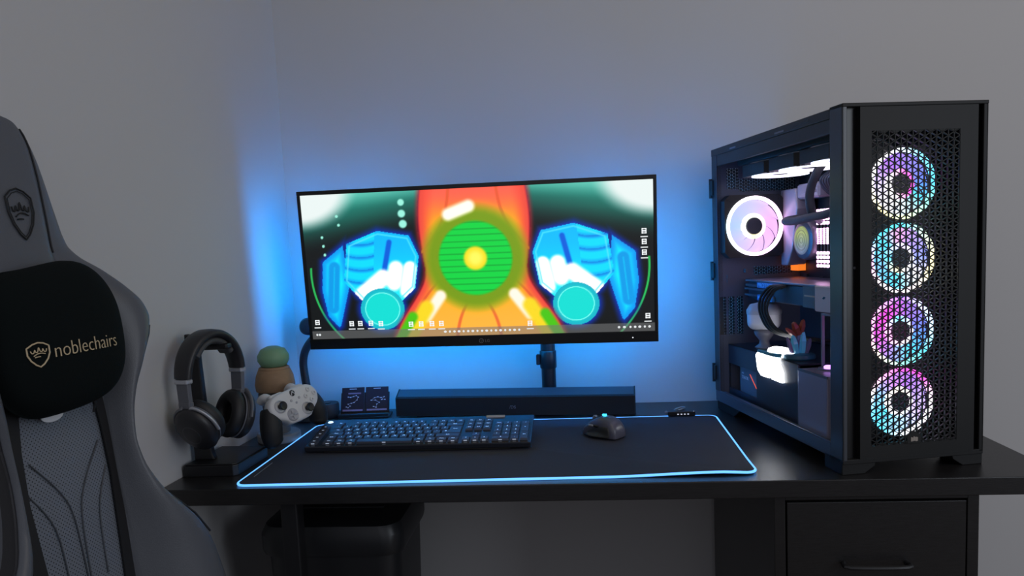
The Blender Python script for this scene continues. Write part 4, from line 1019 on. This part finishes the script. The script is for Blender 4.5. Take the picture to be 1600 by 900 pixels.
m = MB(); m.box((.0575, .186, .2835), (.0585, .226, .2865)); part(m, 'copper_line', mat('copper', (196, 130, 96), .4, metal=.5), gpu)
m = MB(); m.box((.055, .10, .258), (.0665, .184, .307), bev=.002); wp = part(m, 'end_cover', mat('card_white_cover', (196, 190, 205), .35), gpu); wp['label'] = 'pale end cover'
m = MB(); m.prism([(.150, .2825), (.1565, .2835), (.151, .2875), (.1445, .2865)], .0545, .0552, Matrix(((0, 0, 1, 0), (1, 0, 0, 0), (0, 1, 0, 0), (0, 0, 0, 1)))); part(m, 'mark', GLOSS, wp)
m = MB()
for k in range(3): m.torus(.036, .003, TR(.13, .20+.085*k, .262), 30, 6); m.cyl((.13, .20+.085*k, .258), (.13, .20+.085*k, .262), .014)
part(m, 'card_fan', BLK, gpu)
CABM = mat('sleeved_cable', (20, 20, 23), .6, bump=.4, bscale=900)
m = MB()
for k in range(7):
    a = .0042*k; d = .0034*(k % 2)
    m.tube(smooth_path([(.062-d*.2, .315-a*.4, .300), (.045-d, .345-a, .297-a*.25), (.032-d, .362-a*1.3, .270-a*.4), (.030-d, .352-a*1.4, .235), (.040-d, .318-a*1.2, .205+a*.2), (.085, .27-a, .192+a*.2), (.15, .22-a, .19+a*.1)], 8), .0027, 8)
part(m, 'power_cables', CABM, smooth=60)
m = MB()
for k in range(8):
    m.tube(smooth_path([(.19, .33-.007*k, .47), (.165, .33-.0075*k, .492), (.15, .325-.010*k, .515), (.17, .30-.010*k, .535), (.196, .27-.009*k, .53)], 6), .003, 8)
part(m, 'board_cables', mat('sleeved_cable_grey', (76, 74, 86), .6), smooth=60)
# lower shroud with the power supply in its window
SHR = mat('shroud_black', (38, 40, 50), .38)

m = MB()
ys = [(.184, .362), (.506, PDp_-.032)]
for a, b in ys: m.box((.022, a, .036), (.026, b, .158))
m.box((.022, .362, .114), (.026, .506, .158)); m.box((.022, .362, .036), (.026, .506, .057)); m.box((.022, .184, .155), (.196, PDp_-.032, .158)); part(m, 'power_shroud', SHR)
m = MB(); m.box((.040, .30, .0365), (.18, .484, .122)); psu = part(m, 'power_supply', mat('supply_grey', (112, 116, 126), .45))
m = MB(); m.text('THOR', .0105, FACE((.0397, .474, .0815), (0, -1, 0), (0, 0, 1)) @ Matrix.Scale(1.15, 4, V((1, 0, 0))), depth=.0006); m.text('ROG', .0045, FACE((.0397, .474, .093), (0, -1, 0), (0, 0, 1)), depth=.0006); m.build('lettering', WHITE, psu)
m = MB(); m.prism([(.4335, .0965), (.4305, .0965), (.398, .070), (.401, .070)], .0391, .0399, Matrix(((0, 0, 1, 0), (1, 0, 0, 0), (0, 1, 0, 0), (0, 0, 0, 1)))); m.build('red_stripe', mat('stripe_red', (235, 90, 60), .4, emit=(255, 90, 50), es=.8), psu)
m = MB(); m.box((.010, .062, .040), (.19, .166, .1545), bev=.004, seg=3); part(m, 'drive_cover', mat('cover_grey', (140, 134, 150), .36, metal=.3))
m = MB(); m.box((.020, .1825, .036), (.0225, .1855, .157)); m.box((.0098, .0625, .151), (.012, .165, .1555)); part(m, 'cover_trim', STEEL)
# glowing emblem plate hanging over the shroud's edge
GLOW = mat('white_glow_plate', (255, 255, 255), .4, emit=(250, 252, 255), es=7)
gl = [(.3445, .1605), (.2503, .1605), (.2611, .1504), (.2516, .1473), (.2403, .133), (.2381, .1129), (.281, .1136), (.2863, .1232), (.2938, .1136), (.3294, .1136), (.3449, .1233), (.3533, .1538)]
MSIDE = Matrix(((0, 0, 1, 0), (1, 0, 0, 0), (0, 1, 0, 0), (0, 0, 0, 1)))
gp = thing('glowing_plate', 'bright white glowing emblem plate on the shroud inside the tower', 'lamp', None, mx=pc.matrix_world.copy() if False else (TR(.4314, -.6133, T) @ RZ(12.1)))
m = MB(); m.prism(gl, .0165, .0218, MSIDE); m.build('light_plate', GLOW, gp)
m = MB(); m.prism([(y, z) for y, z in gl], .0156, .0159, MSIDE); m.build('backing', BLK, gp) if False else m.bm.free()
m = MB(); m.prism([(.3447, .1612), (.3415, .1667), (.2868, .1667), (.2474, .1701), (.2503, .1618), (.2898, .1603)], .0155, .0218, MSIDE); m.build('band', mat('band_teal', (70, 140, 160), .4), gp)
m = MB(); m.lathe([(.030, .160), (.032, .164), (.030, .170), (.020, .1745), (.001, .176)], TR(.042, .289, 0), 36, sx=.62, sy=1.5); m.build('light_dome', GLOW, gp, smooth=50)
m = MB(); m.lathe([(.028, .1585), (.028, .1605)], TR(.042, .289, 0), 36, sx=.62, sy=1.5); m.build('dome_foot', BLK, gp)
# support post with a lit base
sp_ = thing('support_post', 'slim clear support post with a small violet light, beneath the graphics card', 'support', (0, 0, 0), mx=TR(.4314, -.6133, T) @ RZ(12.1))
ACR = mat('acrylic_grey', (120, 118, 134), .25)
m = MB(); m.lathe([(.020, .1545), (.020, .158), (.016, .159)], TR(.055, .132, 0), 32); m.build('base', ACR, sp_, smooth=40)
m = MB(); m.box((.050, .149, .158), (.056, .153, .2575)); m.box((.050, .108, .214), (.056, .112, .2575)) ; m.box((.050, .108, .2535), (.056, .153, .2575)); m.build('post', ACR, sp_, bevel=.001)
m = MB(); m.lathe([(.009, .159), (.009, .1625), (.007, .164), (.001, .1642)], TR(.048, .122, 0), 28); m.build('light_button', mat('violet_light', (210, 150, 255), .4, emit=(205, 150, 255), es=2.2), sp_, smooth=40)
# two plain ornaments on the shroud
og = thing('pale_ornament', 'pale rounded block ornament on a grey stem inside the tower', 'ornament', None, mx=TR(.4314, -.6133, T) @ RZ(12.1) @ TR(.060, .402, .1582) @ RZ(-38))
ORN = mat('ornament_pale', (190, 190, 200), .45); ORG = mat('ornament_grey', (96, 94, 106), .5)
m = MB(); m.lathe([(.016, 0), (.018, .003), (.010, .010), (.009, .018), (.017, .030), (.019, .038), (.010, .046)], n=32, sx=1.15, sy=.8); m.build('stem', ORG, og, smooth=60)
m = MB(); m.box((-.034, -.025, .042), (.034, .027, .094), bev=.017, seg=5); m.build('block', ORN, og, smooth=70)
m = MB(); m.rings([[V((x*1.045*k, y*1.06*k+.002, z)) for x, y in rrect(.068, .052, .018)] for k, z in ((.96, .074), (1.0, .078), (1.0, .086), (.82, .0975), (.4, .101))]); m.build('cap', mat('ornament_cap', (160, 160, 172), .4), og, smooth=60)
oc = thing('crystal_ornament', 'blue glassy crystal ornament with rust red tip on a round base in the tower', 'ornament', None, mx=TR(.4314, -.6133, T) @ RZ(12.1) @ TR(.058, .248, .1582))
m = MB(); m.lathe([(.029, 0), (.031, .003), (.030, .009), (.026, .011), (.001, .0112)], n=40); m.build('base', mat('ornament_teal', (46, 96, 120), .35), oc, smooth=40)
ICE = mat('crystal_blue', (110, 205, 240), .15, spec=.8, emit=(60, 160, 220), es=.05); RST = mat('crystal_rust', (150, 70, 50), .3); VIO = mat('crystal_violet', (110, 105, 140), .2)
def shard(a, b, r, n=6):
    a, b = V(a), V(b); mm_ = MB(); t = b-a
    mm_.tube([a, a+t*.55, a+t*.9, b], [r*.8, r, r*.6, .0008], n); return mm_
for a, b, r, m_ in (((-.006, 0, .010), (-.014, -.002, .048), .008, ICE), ((.006, 0, .010), (.008, .0, .056), .0085, ICE), ((0, .006, .010), (.0, .004, .062), .009, VIO), ((.012, -.004, .010), (.022, -.004, .040), .006, VIO), ((-.014, .0, .010), (-.024, .002, .044), .005, VIO), ((0, .002, .048), (-.012, .0, .074), .008, RST), ((.004, .002, .048), (.010, .0, .078), .007, RST), ((-.004, .004, .044), (-.026, .004, .062), .005, RST)):
    shard(a, b, r).build('crystal', m_, oc)
# ---------------------------------------------------------------- camera
cam = bpy.data.cameras.new('camera'); co_ = bpy.data.objects.new('camera', cam); C.objects.link(co_)
Rw = RY(-2.5988) @ RX(5.5485) @ RZ(-5.2625)          # world -> camera axes (right, forward, up)
R3 = Rw.to_3x3(); rt, fw, up = V(R3[0]), V(R3[1]), V(R3[2])
mc = Matrix((rt, up, -fw)).transposed().to_4x4(); mc.translation = V((.0045, -1.8588, .4036+T)); co_.matrix_world = mc
cam.sensor_width = 36; cam.lens = 1154.93/1600*36; cam.shift_y = 49.09/1600; cam.clip_start = .02
sc = bpy.context.scene; sc.camera = co_
# ---------------------------------------------------------------- light of the room
w = bpy.data.worlds.new('room'); sc.world = w; w.use_nodes = True
bg = w.node_tree.nodes['Background']; bg.inputs['Color'].default_value = (*lin((218, 224, 240)), 1); bg.inputs['Strength'].default_value = .19
def area(name, loc, target, size, energy, col, sy=None):
    l = bpy.data.lights.new(name, 'AREA'); l.energy = energy; l.color = lin(col); l.size = size; l.shape = 'RECTANGLE'; l.size_y = sy or size
    o = bpy.data.objects.new(name, l); C.objects.link(o); o.location = loc; o.rotation_euler = (V(target)-V(loc)).to_track_quat('-Z', 'Y').to_euler(); return o
area('ceiling_lamp', (.9, -1.5, 2.45), (.5, -.6, .9), 1.2, 5.5, (255, 238, 218))
area('right_fill', (2.6, -2.6, 1.5), (.3, -.2, .9), 1.3, 21, (234, 243, 255), 1.6)  # unseen fill light added at the right to brighten the left wall
area('room_bounce', (-.1, -3.1, 1.6), (0, 0, .9), 1.6, 4, (240, 242, 255))
sc.view_settings.view_transform = 'Standard'; sc.view_settings.look = 'None'; sc.view_settings.exposure = 0; sc.view_settings.gamma = 1
sc.view_settings.use_curve_mapping = False
sc.cycles.use_denoising = True; sc.cycles.max_bounces = 8; sc.cycles.transparent_max_bounces = 12; sc.cycles.sample_clamp_indirect = 4; sc.cycles.use_adaptive_sampling = True
